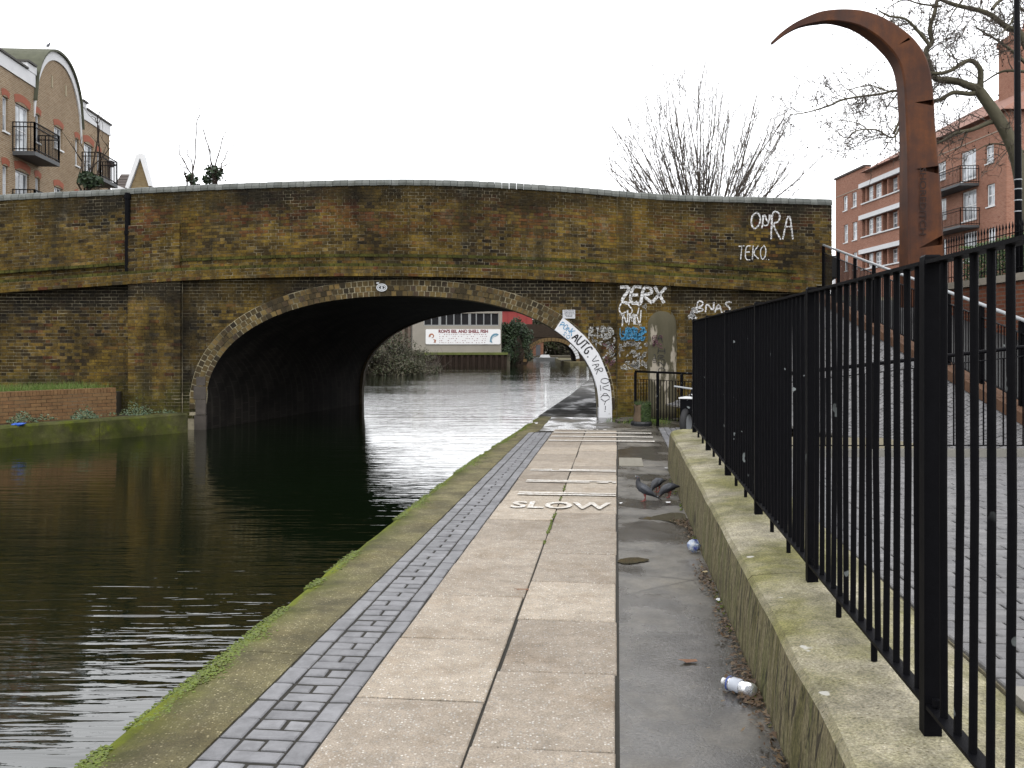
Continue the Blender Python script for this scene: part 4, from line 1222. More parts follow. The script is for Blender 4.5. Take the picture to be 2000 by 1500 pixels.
# ---- wall with hedge and spear railings on the far side of the ramp
uw = thing('garden_wall', (9.3, 16, 2.0), 'red brick garden wall with pale coping behind the ramp', 'wall')
REDB = m_facade('red garden brick', (.20, .065, .035), (.26, .095, .05), (.20, .17, .14), rot=0)
mb = MB(); mb.hexa([(x, y, z) for x, y0 in ((8.85, 0), (9.2, 0)) for y in (11, 20.6) for z in (-.2, 2.78)]); obj('wall_body', mb, REDB, uw)
for i in range(8):
    mb = MB(); mb.box((9.02, 11 + 1.2 * i + .6, 2.85), (.46, 1.19, .13)); obj('coping_stone', mb, m_plain('pale coping', (.36, .32, .26), .8, .2, 6, bump=.3) if i == 0 else bpy.data.materials['pale coping'], uw)
sp = thing('spear_railing', (9.02, 16, 2.9), 'black spear topped railing along the garden wall in front of the hedge', 'railing')
for z in (3.05, 3.68):
    mb = MB(); mb.bar((9.02, 11, z), (9.02, 20.6, z), .035, .012); obj('rail', mb, IRON, sp)
for i in range(84):
    y = 11.05 + i * .1135; mb = MB()
    mb.tube([(9.02, y, 2.9), (9.02, y, 3.76)], .009, 5, cap=False); mb.tube([(9.02, y, 3.76), (9.02, y, 3.80), (9.02, y, 3.90)], [.009, .020, .001], 5)
    obj('bar', mb, IRON, sp)
mb = MB()
for i in range(16000):
    y = U(14.5, 20.0); z = 2.75 + .98 * R() ** .7 + .10 * mnoise.noise((y * 1.3, 1, 1)); x = 9.75 + random.gauss(0, .16)
    if R() < .5: x = 9.5 + U(-.08, .1)
    c = Vector((x, y, z)); a = Vector((U(-1, 1), U(-1, 1), U(-1, 1))).normalized(); b = a.orthogonal().normalized(); s = U(.02, .04)
    mb.add([c - a * s, c + b * s * .5, c + a * s, c - b * s * .5], [(0, 1, 2, 3)], (R(), R(), 0, 0))
hd = thing('hedge', (9.75, 15, 2.5), 'clipped green hedge behind the spear railing', 'hedge')
stuff(obj('foliage', mb, HEDGE, hd))
mb = MB()
for i in range(20): 
    y = 14.6 + i * .27; mb.tube([(9.8, y, 2.5), (9.75 + U(-.1, .1), y + U(-.1, .1), 3.4)], [.02, .008], 5)
obj('stems', mb, BARKD, hd)
sl_ = MB(); sl_.hexa([(x, y, z) for x in (9.21, 120) for y in (6, 150) for z in (-1.5, 2.55)])
struct(obj('street', sl_, ASPH))

# ================================================================= TUSK SCULPTURE
def tusk():
    D = 18.2
    root = thing('tusk_sculpture', at(1800, 560, D), 'tall rusted steel tusk shaped sculpture curving over to the left', 'sculpture')
    # centre line and width traced in metres on its own upright plane
    cr = lambda x, y: (x / 3.846 + 1480, y / 3.846)
    outer = [(1352, 1560), (1340, 1400), (1322, 1150), (1305, 950), (1296, 780), (1283, 640), (1262, 520), (1222, 420), (1165, 335), (1090, 262), (990, 190), (890, 135), (780, 98), (680, 84), (570, 83), (460, 98), (360, 135), (260, 185), (170, 250), (100, 318)]
    inner = [(1096, 1560), (1096, 1400), (1094, 1150), (1088, 950), (1080, 780), (1070, 640), (1046, 520), (1000, 430), (940, 360), (870, 295), (790, 240), (720, 205), (650, 185), (590, 173), (520, 168), (440, 178), (370, 190), (290, 215), (200, 265), (110, 334)]
    rows = []
    for (ox, oy), (ix, iy) in zip(outer, inner):
        (a, b), (c, d) = cr(ox, oy), cr(ix, iy)
        A_, B_ = at(a, b, D), at(c, d, D); rows.append((A_, B_))
    # extend down to the ground
    base_o, base_i = at(1838, 600, D), at(1765, 600, D)
    rows = [(base_o, base_i)] + rows
    # resample smoothly
    def cm(l, t):
        n_ = len(l) - 1; i = min(int(t * n_), n_ - 1); f = t * n_ - i
        p0, p1, p2, p3 = l[max(0, i - 1)], l[i], l[i + 1], l[min(n_, i + 2)]
        return .5 * ((2 * p1) + (p2 - p0) * f + (2 * p0 - 5 * p1 + 4 * p2 - p3) * f * f + (3 * p1 - p0 - 3 * p2 + p3) * f ** 3)
    lo_, li_ = [r[0] for r in rows], [r[1] for r in rows]
    N_ = 150; rings = []
    for k in range(N_ + 1):
        t_ = k / N_; o_, i_ = cm(lo_, t_), cm(li_, t_)
        w_ = (o_ - i_).length; dep = .08 + w_ * .5; bv = .06
        a_, b_ = i_.lerp(o_, bv), o_.lerp(i_, bv)
        rings.append([i_ + Vector((0, -dep * .44, 0)), a_ + Vector((0, -dep * .5, 0)), b_ + Vector((0, -dep * .5, 0)), o_ + Vector((0, -dep * .44, 0)), o_ + Vector((0, dep * .5, 0)), i_ + Vector((0, dep * .5, 0))])
    mb = MB(); mb.loft(rings); horn = obj('horn', mb, CORTEN, root)
    # dark wedge slots where the plates overlap, cut into the front of the outer side
    cut = MB()
    for tri in (((1150, 1284), (1326, 1258), (1326, 1318)), ((1150, 787), (1288, 764), (1288, 812)), ((1030, 358), (1106, 304), (1116, 322)), ((1030 * 3.846 / 4.545 + 80 * 3.846, 1120 * 3.846 / 4.545 + 240 * 3.846), (1236 * 3.846 / 4.545 + 80 * 3.846, 1005 * 3.846 / 4.545 + 240 * 3.846), (1236 * 3.846 / 4.545 + 80 * 3.846, 1090 * 3.846 / 4.545 + 240 * 3.846))):
        cut.prism([at(*cr(*c_), D) + Vector((0, -.6, 0)) for c_ in tri][::-1], (0, .58, 0))
    co = obj('horn_cutter', cut, CORTEN)
    for o_ in (co, horn):
        b_ = bmesh.new(); b_.from_mesh(o_.data); bmesh.ops.recalc_face_normals(b_, faces=b_.faces[:]); b_.to_mesh(o_.data); b_.free()
    md = horn.modifiers.new('slots', 'BOOLEAN'); md.object = co; md.operation = 'DIFFERENCE'; md.solver = 'EXACT'
    dg = bpy.context.evaluated_depsgraph_get(); dg.update()
    me2 = bpy.data.meshes.new_from_object(horn.evaluated_get(dg)); horn.modifiers.clear()
    if len(me2.polygons) > 100: horn.data = me2
    bpy.data.objects.remove(co)
    tm = text_mb('SHOREDITCH', .215, lambda a, b: at(1786.5, 331, D) + Vector((b * .80, -.235, -a)), bold=.002, xs=.98)
    mb = MB(); mb.add(tm.v, tm.f)
    o = obj('lettering', mb, m_plain('burnt lettering', (.028, .012, .009), .8, .2), root); o['label'] = 'dark letters reading SHOREDITCH down the shaft'
tusk()
# ---- lamp column
lc = thing('lamp_column', at(1990, 560, 17.0) * 1, 'slim black lamp column at the right edge of the picture', 'lamp post')
b0 = at(1990, 560, 17.0)
mb = MB(); mb.tube([(b0.x, b0.y, 2.0), (b0.x - .01, b0.y, 4.2), (b0.x - .05, b0.y, 9.6)], [.075, .062, .045], 10); obj('shaft', mb, IRON, lc, smooth_=True)
mb = MB()
for z in (4.05, 4.25, 4.45, 4.62): mb.tube([(b0.x - .015, b0.y, z), (b0.x - .015, b0.y, z + .018)], .066, 10)
obj('band', mb, GALV, lc)
mb = MB(); mb.box((b0.x - .05 - .4, b0.y, 9.62), (.95, .22, .14)); mb.tube([(b0.x - .05, b0.y, 9.5), (b0.x - .05, b0.y, 9.62)], .05, 8); obj('lamp_head', mb, IRON, lc)
# ================================================================= BUILDINGS
class Facade:
    """a straight wall: x = xc + k*y in plan; out = +1 when it faces +x"""
    def __init__(s, xc, k, out):
        s.xc, s.k = xc, k; s.n = Vector((out, -out * k, 0)).normalized()
    def Y(s, px): return s.xc / ((px - 1000) / FPX - s.k)
    def pt(s, y, z, d=0.0):            # d: metres out of the wall
        return Vector((s.xc + s.k * y, y, z)) + s.n * d
    def Z(s, px, py): return EYE + (HOR - py) / FPX * s.Y(px)
    def rect(s, x0, x1, yt, yb):       # photo box -> (ya, yb, z0, z1); rows read at x0
        a, b = sorted((s.Y(x0), s.Y(x1)))
        return (a, b, s.Z(x0, yb), s.Z(x0, yt))
    def quad(s, mb, ya, yb, z0, z1, d): mb.add([s.pt(ya, z0, d), s.pt(yb, z0, d), s.pt(yb, z1, d), s.pt(ya, z1, d)], [(0, 1, 2, 3)])
    def slab(s, mb, ya, yb, z0, z1, d0, d1):
        mb.hexa([s.pt(y, z, d) for y in (ya, yb) for d in (d0, d1) for z in (z0, z1)])
    def wall(s, mb, ya, yb, z0, z1, holes, rev=.14):
        ys = sorted({ya, yb} | {v for h in holes for v in h[:2] if ya < v < yb}); zs = sorted({z0, z1} | {v for h in holes for v in h[2:4] if z0 < v < z1})
        for a, b in zip(ys[:-1], ys[1:]):
            for c, d in zip(zs[:-1], zs[1:]):
                m, n_ = (a + b) / 2, (c + d) / 2
                if any(h[0] < m < h[1] and h[2] < n_ < h[3] for h in holes): continue
                s.quad(mb, a, b, c, d, 0)
        for h in holes:
            a, b, c, d = h[:4]; rv = h[4] if len(h) > 4 else rev
            for p, q in (((a, c), (b, c)), ((b, c), (b, d)), ((b, d), (a, d)), ((a, d), (a, c))):
                mb.add([s.pt(p[0], p[1], 0), s.pt(q[0], q[1], 0), s.pt(q[0], q[1], -rv), s.pt(p[0], p[1], -rv)], [(0, 1, 2, 3)])
    def window(s, root, box, nv=1, nh=1, fw=.06, d=-.09, glass=None, name='window', sill=True, bar=.035):
        a, b, c, e = box; mb = MB()
        for q in ((a, a + fw, c, e), (b - fw, b, c, e), (a + fw, b - fw, c, c + fw), (a + fw, b - fw, e - fw, e)): s.slab(mb, q[0], q[1], q[2], q[3], d - .05, d)
        for i in range(1, nv): y = lerp(a, b, i / nv); s.slab(mb, y - bar / 2, y + bar / 2, c + fw, e - fw, d - .04, d - .01)
        for i in range(1, nh): z = lerp(c, e, i / nh); s.slab(mb, a + fw, b - fw, z - bar / 2, z + bar / 2, d - .042, d - .012)
        if sill: s.slab(mb, a - .05, b + .05, c - .07, c - .002, -.1, .06)
        o = obj(name, mb, WHITE, root)
        mb = MB(); s.quad(mb, a + fw * .5, b - fw * .5, c + fw * .5, e - fw * .5, d - .03); obj('pane', mb, glass or GLASS, o)
        return o
    def balcony(s, root, ya, yb, zf, h, dep, n_, mat=None):
        mb = MB(); s.slab(mb, ya, yb, zf - .16, zf, 0, dep); fl = obj('balcony_floor', mb, m_plain('balcony edge', (.12, .125, .13), .7, .2) if 'balcony edge' not in bpy.data.materials else bpy.data.materials['balcony edge'], root)
        mb = MB(); q = [s.pt(ya, zf, 0), s.pt(ya, zf, dep - .03), s.pt(yb, zf, dep - .03), s.pt(yb, zf, 0)]
        zv = Vector((0, 0, 1))
        for i in range(3):
            for zz in (h, h - .18, .08): mb.bar(q[i] + zv * zz, q[i + 1] + zv * zz, .045, .035)
            L_ = (q[i + 1] - q[i]).length; m_ = max(2, int(L_ / n_))
            for k in range(m_ + 1): p = q[i].lerp(q[i + 1], k / m_); mb.bar(p, p + zv * h, .018 if k not in (0, m_) else .05)
        obj('balcony_rail', mb, IRON, root)

# ---------------------------------------------------------------- left: yellow brick flats with a curved gable
F = Facade(-16.4, -.081, 1)
yb_ = thing('yellow_brick_flats', F.pt(40, 0), 'yellow brick flats with white parapet and curved gable at the left', 'building')
YBR = m_facade('yellow flats brick', (.43, .305, .185), (.33, .225, .13), (.56, .49, .38), rot=0, var=(.6, .5, .45))
REDARCH = m_plain('red arch brick', (.40, .12, .065), .85, .3, 9)
rows = [(5, 16, 186, 254, 1, 2, 'w'), (30, 57, 199, 297, 2, 2, 'd'), (69, 78, 221, 276, 1, 2, 'w'), (106, 122, 244, 287, 2, 3, 'w'), (147, 154, 269, 322, 1, 2, 'w'), (164, 182, 277, 346, 2, 2, 'd'), (190, 196, 296, 330, 1, 2, 'w')]
holes = []; wins = []
for (x0, x1, yt, ybt, nv, nh, kd) in rows:
    r_ = F.rect(x0, x1, yt, ybt)
    for dz in (0, -2.62, -5.24):
        q = (r_[0], r_[1], r_[2] + dz, r_[3] + dz); holes.append(q); wins.append((q, nv, nh, kd))
YE0, YE1 = 26.0, F.Y(214)
mb = MB(); ZP = 12.20
ga, gb = F.Y(66), F.Y(158); gmid = (ga + gb) / 2; ghalf = (gb - ga) / 2
F.wall(mb, YE0, YE1, -1.2, ZP, holes)
F_end = [F.pt(YE1, -1.2), F.pt(YE1, -1.2, -11), F.pt(YE1, 12.6, -11), F.pt(YE1, 12.6)]
mb.add(F_end, [(0, 1, 2, 3)]); mb.add([F.pt(YE0, -1.2), F.pt(YE0, -1.2, -11), F.pt(YE0, 12.6, -11), F.pt(YE0, 12.6)], [(3, 2, 1, 0)])
mb.add([F.pt(YE0, ZP, -.2), F.pt(YE1, ZP, -.2), F.pt(YE1, ZP, -11), F.pt(YE0, ZP, -11)], [(0, 1, 2, 3)])
# gable brick field
n_ = 24; GH = 1.95
def gz(y): q = min(1, abs((y - gmid) / ghalf)); return ZP - .55 + (GH + .72) * (1 - q ** 2.2) ** (1 / 2.0)
arcp = [F.pt(lerp(ga, gb, i / n_), max(ZP, gz(lerp(ga, gb, i / n_)) - .3), .002) for i in range(n_ + 1)]
mb.add(arcp + [F.pt(gb, ZP - .6, .002), F.pt(ga, ZP - .6, .002)], [tuple(range(n_ + 3))])
obj('wall', mb, YBR, yb_)
STAINW = m_plain('stained white stucco', (.92, .94, .97), .7, .15, 2.5)
mb = MB(); F.slab(mb, YE0, ga + .05, ZP, 12.72, -.3, .05); F.slab(mb, gb - .05, YE1 + .03, ZP, 12.72, -.3, .05)
F.slab(mb, ga - .75, ga + .12, 12.72, 13.02, -.3, .07); F.slab(mb, gb - .12, gb + .55, 12.72, 12.98, -.3, .07)
obj('white_parapet', mb, STAINW, yb_)
mb = MB(); F.slab(mb, YE0, ga - .75, 12.722, 12.80, -.36, .12); F.slab(mb, gb + .55, YE1 + .08, 12.722, 12.80, -.36, .12)
F.slab(mb, ga - .80, ga + .0, 13.022, 13.10, -.36, .14); F.slab(mb, gb + .0, gb + .62, 12.982, 13.06, -.36, .14)
obj('parapet_coping', mb, m_plain('dark coping', (.10, .095, .085), .8, .3, 4), yb_)
mb = MB(); rings = []
for i in range(n_ + 1):
    y = lerp(ga, gb, i / n_); z = gz(y); q = (y - gmid) / ghalf
    zin = z - (.36 + .30 * abs(q) ** 3)
    rings.append([F.pt(y, zin, .06), F.pt(y, z, .06), F.pt(y, z, -.2), F.pt(y, zin, -.2)])
mb.loft(rings); obj('gable_band', mb, STAINW, yb_)
mb = MB(); rings = []
for i in range(n_ + 1):
    y = lerp(ga - .03, gb + .03, i / n_); z = gz(lerp(ga, gb, i / n_))
    rings.append([F.pt(y, z + .004, .16), F.pt(y, z + .10, .16), F.pt(y, z + .10, -2.6), F.pt(y, z + .004, -2.6)])
mb.loft(rings); obj('gable_roof', mb, m_plain('mossy lead roof', (.11, .115, .075), .8, .4, 3, bump=.3), yb_)
mb = MB()
for x, y0, y1 in ((101, 148, 171), (128, 167, 188)):
    yy = F.Y(x); F.slab(mb, yy - .07, yy + .07, F.Z(x, y1), F.Z(x, y0), -.02, .03)
obj('wall_slot', mb, m_plain('pale slot', (.45, .38, .25), .8, .1), yb_)
for (q, nv, nh, kd) in wins:
    F.window(yb_, q, nv, nh, name='window' if kd == 'w' else 'balcony_door', sill=kd == 'w', glass=GLASS)
    mb = MB(); a, b, c, e = q; n2 = 8; w_ = .22 if b - a < 1.0 else .28; rise = .06 + .06 * (b - a)
    pr1 = [F.pt(lerp(a - .06, b + .06, i / n2), e + rise * math.sin(math.pi * i / n2) - .02, .012) for i in range(n2 + 1)]
    pr2 = [F.pt(lerp(a - .14, b + .14, i / n2), e + w_ + rise * math.sin(math.pi * i / n2), .012) for i in range(n2 + 1)]
    for i in range(n2): mb.add([pr1[i], pr1[i + 1], pr2[i + 1], pr2[i]] , [(0, 1, 2, 3)])
    obj('red_arch', mb, REDARCH, yb_)
for x0, x1, rail_y in ((30, 60, 237), (164, 184, 309)):
    a, b = F.Y(x0) - .25, F.Y(x1) + .75
    zf = F.rect(x0, x1, 199, 297 if x0 < 100 else 346)[2]
    for dz in (0, -2.62, -5.24): F.balcony(yb_, a, b, zf + dz, 1.12, .85, .12)
mb = MB(); yy = YE1 - .25
mb.tube([F.pt(yy, 0, .08), F.pt(yy, 10.6, .08)], .055, 8); mb.box(F.pt(yy, 10.75, .1), (.25, .25, .3)); obj('drainpipe', mb, m_plain('brown pipe', (.11, .07, .055), .6, .2), yb_)

# ---------------------------------------------------------------- small house with a white gable behind it
hs = thing('gabled_house', (-23.5, 60, 0), 'distant house with white edged gable and tiled roof beyond the yellow flats', 'house')
D = 60.0
W4 = lambda x, y, d=0: at(x, y, D) + Vector((0, d, 0))
mb = MB(); mb.prism([W4(252, 420), W4(291, 420), W4(291, 362), W4(276, 308), W4(256, 366)], (0, .6, 0)); obj('wall', mb, m_facade('house brick', (.34, .25, .12), (.27, .19, .09), (.3, .27, .2)), hs)
mb = MB()
for pl in ([(246, 367), (253, 369), (275, 309), (274, 301), (268, 302)], [(274, 301), (275, 309), (292, 364), (297, 364), (281, 301)]):
    mb.prism([W4(x, y, -.15) for x, y in pl], (0, .4, 0))
obj('bargeboard', mb, STAINW, hs)
TILE = m_plain('grey brown roof tile', (.105, .085, .075), .85, .3, 3)
mb = MB()
for k in range(6):
    ya, yb2 = lerp(326, 366, k / 6), lerp(326, 366, (k + 1) / 6)
    xa, xb = 205, lerp(262, 246, (k + 1) / 6)
    mb.prism([W4(xa, yb2, 2.2 - k * .25), W4(xb, yb2, 2.2 - k * .25), W4(xb + 3, ya, 2.5 - k * .25), W4(xa, ya, 2.5 - k * .25)], (0, .1, 0))
obj('tiled_roof', mb, TILE, hs)
mb = MB(); mb.prism([W4(205, 352, 1.0), W4(246, 369, .5), W4(246, 420, .5), W4(205, 420, 1.0)], (0, 5, 0)); obj('side_wing', mb, STAINW, hs)

# ---------------------------------------------------------------- right: red brick flats
G = Facade(32.0, -.0378, -1)
rf = thing('red_brick_flats', G.pt(60, 2.5), 'red brick flats with white windows, balconies and tiled roof at the right', 'building')
RBR = m_facade('red flats brick', (.38, .150, .092), (.47, .21, .135), (.52, .39, .31), rot=0, var=(.6, .55, .55))
GE0, GE1 = G.Y(1966), G.Y(1632)
holes = []; wl = []
def addw(x0, x1, yt, ybt, nv, nh, kd='w'):
    q = G.rect(x0, x1, yt, ybt); holes.append(q); wl.append((q, nv, nh, kd))
for (x0, x1, yt, ybt) in ((1647, 1655, 384, 413), (1664, 1673, 377, 406), (1648, 1656, 440, 475), (1665, 1674, 435, 470), (1649, 1656, 497, 530), (1666, 1674, 494, 527)): addw(x0, x1, yt, ybt, 1, 2)
for (x0, x1, yt, ybt) in ((1829, 1847, 321, 355), (1832, 1848, 391, 431), (1925, 1941, 286, 321), (1927, 1943, 362, 405), (1929, 1944, 447, 490), (1833, 1849, 470, 505)): addw(x0, x1, yt, ybt, 2, 2)
for (x0, x1, yt, ybt) in ((1877, 1906, 300, 356), (1879, 1907, 377, 434), (1882, 1908, 456, 512)): addw(x0, x1, yt, ybt, 3, 2, 'd')
log = []
for (yt, ybt) in ((368, 398), (430, 463), (497, 526)):
    a = G.rect(1684, 1815, yt, ybt); holes.append((a[0], a[1], a[2], a[3], 1.3)); log.append(a)
ZE = G.Z(1700, 334)
mb = MB(); G.wall(mb, GE0, GE1, -.5, ZE, holes)
for y in (GE0, GE1): mb.add([G.pt(y, -.5), G.pt(y, -.5, -11), G.pt(y, ZE, -11), G.pt(y, ZE)], [(0, 1, 2, 3)])
G.slab(mb, G.Y(1690), GE1, ZE + .003, ZE + .55, -.4, 0)
obj('wall', mb, RBR, rf)
mb = MB(); 
G.slab(mb, G.Y(1690), GE1 + .1, ZE + .56, ZE + .72, -.5, .12); obj('parapet_coping', mb, TILE, rf)
mb = MB()
for dz in (-.45, ): G.slab(mb, GE0, GE1, ZE - 1.05, ZE - .98, 0, .03)
obj('string_line', mb, m_plain('pale string', (.45, .36, .28), .8, .15), rf)
for a in log:
    mb = MB(); G.slab(mb, a[0] - .1, a[1] + .25, a[3] + .002, a[3] + .36, -.2, .22); obj('loggia_lintel', mb, STAINW, rf)
    mb = MB(); G.slab(mb, a[0] - .1, a[1] + .1, a[2] - .10, a[2] - .002, -.2, .1); obj('loggia_ledge', mb, STAINW, rf)
    L_ = a[1] - a[0]
    mb = MB(); G.quad(mb, a[0], a[1], a[2], a[3], -1.3); obj('loggia_back', mb, RBR, rf)
    for f0, f1 in ((.03, .13), (.30, .43), (.46, .59), (.71, .81), (.835, .925)):
        G.window(rf, (a[0] + L_ * f0, a[0] + L_ * f1, a[2] + .05, a[3] - .04), 2, 3, d=-.25 if f0 > .6 else -.5, fw=.10, sill=False, bar=.08)
    mb = MB()
    for f0 in (.155, .28, .445, .60, .69, .822, .955): G.slab(mb, a[0] + L_ * f0 - .12, a[0] + L_ * f0 + .12, a[2] + .002, a[3] - .002, -1.29, -.1)
    obj('loggia_pier', mb, RBR, rf)
for (q, nv, nh, kd) in wl: G.window(rf, q, nv, nh, fw=.10, bar=.08, name='window' if kd == 'w' else 'balcony_door', sill=True)
for (xa, xb, yf) in ((1846, 1912, 366), (1848, 1913, 446)):
    q = G.rect(1877, 1906, 300, 356); a, b = G.Y(xb) - .0, G.Y(xb) + 5.4
    zf = EYE + (HOR - yf) / FPX * G.Y(1885)
    G.balcony(rf, a, b, zf, 1.1, 1.25, .16)
# hipped tile roof and chimney
RTILE = m_plain('orange roof tile', (.33, .165, .12), .85, .3, 2, bump=.3)
mb = MB(); e0, e1 = GE0 - .5, G.Y(1690)
zr = ZE + 3.4
q = [G.pt(e0, ZE, .5), G.pt(e1, ZE, .5), G.pt(e1, ZE, -11), G.pt(e0, ZE, -11), G.pt(e0 + 3.5, zr, -5.2), G.pt(e1 - 7.5, zr, -5.2)]
mb.add(q, [(0, 1, 5, 4), (1, 2, 5), (2, 3, 4, 5), (3, 0, 4), (3, 2, 1, 0)]); obj('roof', mb, RTILE, rf)
cy = G.Y(1921) + 3.0
mb = MB(); mb.box(G.pt(cy, ZE + 3.3, -4.0), (1.3, 2.6, 6.2)); mb.box(G.pt(cy, ZE + 6.1, -4.0), (1.5, 2.8, .35))
ch_ = obj('chimney', mb, RBR, rf)
mb = MB()
for dy in (-.8, 0, .8): c = G.pt(cy + dy, ZE + 6.4, -4); mb.tube([c, c + Vector((0, 0, .55))], [.2, .16], 8)
obj('chimney_pot', mb, RTILE, ch_)
dish = MB(); c = G.pt(G.Y(1841), EYE + (HOR - 410) / FPX * G.Y(1841), .5)
dish.loft([[c + Vector((-.18 * (1 - r_ * r_), 0, 0)) + Vector((0, math.cos(a) * r_ * .42, math.sin(a) * r_ * .42)) for a in [2 * math.pi * k / 14 for k in range(14)]] for r_ in (.05, .6, 1.0)])
dish.tube([c, G.pt(G.Y(1841), c.z - .2, 0)], .03, 5); obj('satellite_dish', dish, m_plain('dish grey', (.22, .22, .23), .6, .1), rf)

# ---------------------------------------------------------------- through the arch: works building with the sign, quay, second bridge
D2 = 88.0
GLASSK = m_plain('dusty dark pane', (.02, .02, .022), .5, .5, 2, spec=.1)
A2 = lambda x, y, d=0.0: at(x, y, D2) + Vector((0, d, 0))
wk = thing('rendered_works', A2(890, 700), 'grey rendered works building seen through the arch with a long row of windows', 'building')
GREYR = m_plain('stained grey render', (.36, .33, .28), .85, .25, .6, bump=.2)
xl, xr_ = 806, 979
mb = MB()
# wall with one window band: pieces around the opening
zt, zb_, wz0, wz1 = A2(0, 600).z, A2(0, 692).z, A2(0, 636).z, A2(0, 612).z
X0, X1 = A2(xl, 0).x, A2(xr_, 0).x
for (a, b, c, d) in ((X0, X1, zb_, wz0), (X0, X1, wz1, zt), (X0, A2(828, 0).x, wz0, wz1), (A2(974, 0).x, X1, wz0, wz1)):
    mb.add([(a, D2, c), (b, D2, c), (b, D2, d), (a, D2, d)], [(0, 1, 2, 3)])
wx0, wx1 = A2(828, 0).x, A2(974, 0).x
mb.add([(wx0, D2, wz0), (wx1, D2, wz0), (wx1, D2 + .3, wz0), (wx0, D2 + .3, wz0)], [(0, 1, 2, 3)])
mb.add([(X0, D2, zb_), (X0 - 1.2, D2 + 8, zb_), (X0 - 1.2, D2 + 8, zt), (X0, D2, zt)], [(0, 1, 2, 3)])
mb.add([(X1, D2, zb_), (X1, D2 + 9, zb_), (X1, D2 + 9, zt), (X1, D2, zt)], [(0, 1, 2, 3)])
mb.add([(X0, D2, zt), (X1, D2, zt), (X1, D2 + 9, zt), (X0 - 1.2, D2 + 8, zt)], [(0, 1, 2, 3)])
obj('wall', mb, GREYR, wk)
for k in range(10):
    a, b = lerp(wx0, wx1, k / 10), lerp(wx0, wx1, (k + 1) / 10)
    fwd = .05 if k not in (2, 6) else .12
    mb = MB()
    for q in ((a, a + (.20 if k in (2, 6) else .05), wz0, wz1), (b - .05, b, wz0, wz1)): mb.box(((q[0] + q[1]) / 2, D2 + .1, (q[2] + q[3]) / 2), (q[1] - q[0], .1, q[3] - q[2]))
    mb.box(((a + b) / 2, D2 + .1, wz0 + .04), (b - a - .1, .09, .08))
    wo_ = obj('window', mb, m_plain('grey steel frame', (.30, .31, .31), .6, .1) if k == 0 else bpy.data.materials['grey steel frame'], wk)
    mb = MB(); mb.add([(a, D2 + .16, wz0), (b, D2 + .16, wz0), (b, D2 + .16, wz1), (a, D2 + .16, wz1)], [(0, 1, 2, 3)]); obj('pane', mb, GLASSK, wo_)
# the long sign
sx0, sx1, sy0, sy1 = 831.5, 977.5, 643, 672.5
sn = thing('fish_sign', A2(905, 672, -.12), 'long white painted seafood sign with maroon lettering on the works wall', 'sign')
def rrect(x0, x1, y0, y1, d, r_=2.2):
    pts_ = []
    for cx, cy, a0 in ((x1 - r_, y0 + r_, 0), (x0 + r_, y0 + r_, 90), (x0 + r_, y1 - r_, 180), (x1 - r_, y1 - r_, 270)):
        for k in range(4):
            a = math.radians(a0 + 30 * k); pts_.append(A2(cx + r_ * math.cos(a), cy - r_ * math.sin(a), d))
    return pts_
mb = MB(); mb.prism(rrect(sx0, sx1, sy0, sy1, -.10), (0, .09, 0)); obj('board', mb, m_plain('sign white', (1, 1, 1), .5, .04, 1), sn)
c = A2(905, 650, -.115); k2 = D2 / FPX
tm = text_mb("RON'S EEL AND SHELL FISH", .41, lambda a, b: (c.x + a, c.y, c.z + b), align='CENTER', bold=.016, xs=.92)
for k in range(5):
    x = 858.5
    while x < 951:
        w_ = U(.8, 2.0)
        if R() < .78:
            y0 = 652.6 + k * 4.0 + U(-.3, .3)
            tm.add([A2(x, y0 + 1.2, -.115), A2(x + w_, y0 + 1.2, -.115), A2(x + w_, y0, -.115), A2(x, y0, -.115)], [(0, 1, 2, 3)])
        x += w_ + U(1.0, 3.2) * (1 + (k > 0) * .7)
obj('lettering', tm, RED, sn)
def blobpoly(mb_, pts_, d): mb_.add([A2(x, y, d) for x, y in pts_], [tuple(range(len(pts_)))])
mb = MB()
for k in range(11):
    a = math.radians(200 - k * 27); r_ = 6.2 - k * .25; cx, cy = 843.5, 656.5
    b = math.radians(200 - (k + 1) * 27); wdt = 3.8 - k * .28
    blobpoly(mb, [(cx + r_ * math.cos(a), cy - r_ * math.sin(a)), (cx + r_ * math.cos(b), cy - r_ * math.sin(b)), (cx + (r_ - wdt) * math.cos(b), cy - (r_ - wdt) * math.sin(b)), (cx + (r_ - wdt) * math.cos(a), cy - (r_ - wdt) * math.sin(a))], -.116)
blobpoly(mb, [(846, 662), (852, 664), (851, 669.5), (847, 669), (849, 666)], -.117)
obj('prawn_picture', mb, m_plain('prawn orange', (.46, .19, .10), .5, .4, 4), sn)
mb = MB(); blobpoly(mb, [(956.5, 667), (958, 659), (961, 654), (965, 651.5), (970, 651), (974.5, 653.5), (970, 656.5), (965, 658.5), (961.5, 662), (960.5, 666), (962, 670), (959, 669)], -.116)
obj('fish_picture', mb, m_plain('fish blue', (.12, .30, .42), .4, .5, 5), sn)
mb = MB(); blobpoly(mb, [(959.5, 664), (962, 657.5), (967, 654.5), (972, 654.3), (967, 656.6), (962.5, 660.5), (960.5, 665)], -.118); obj('fish_belly', mb, m_plain('fish pale', (.55, .62, .66), .4, .2), sn)
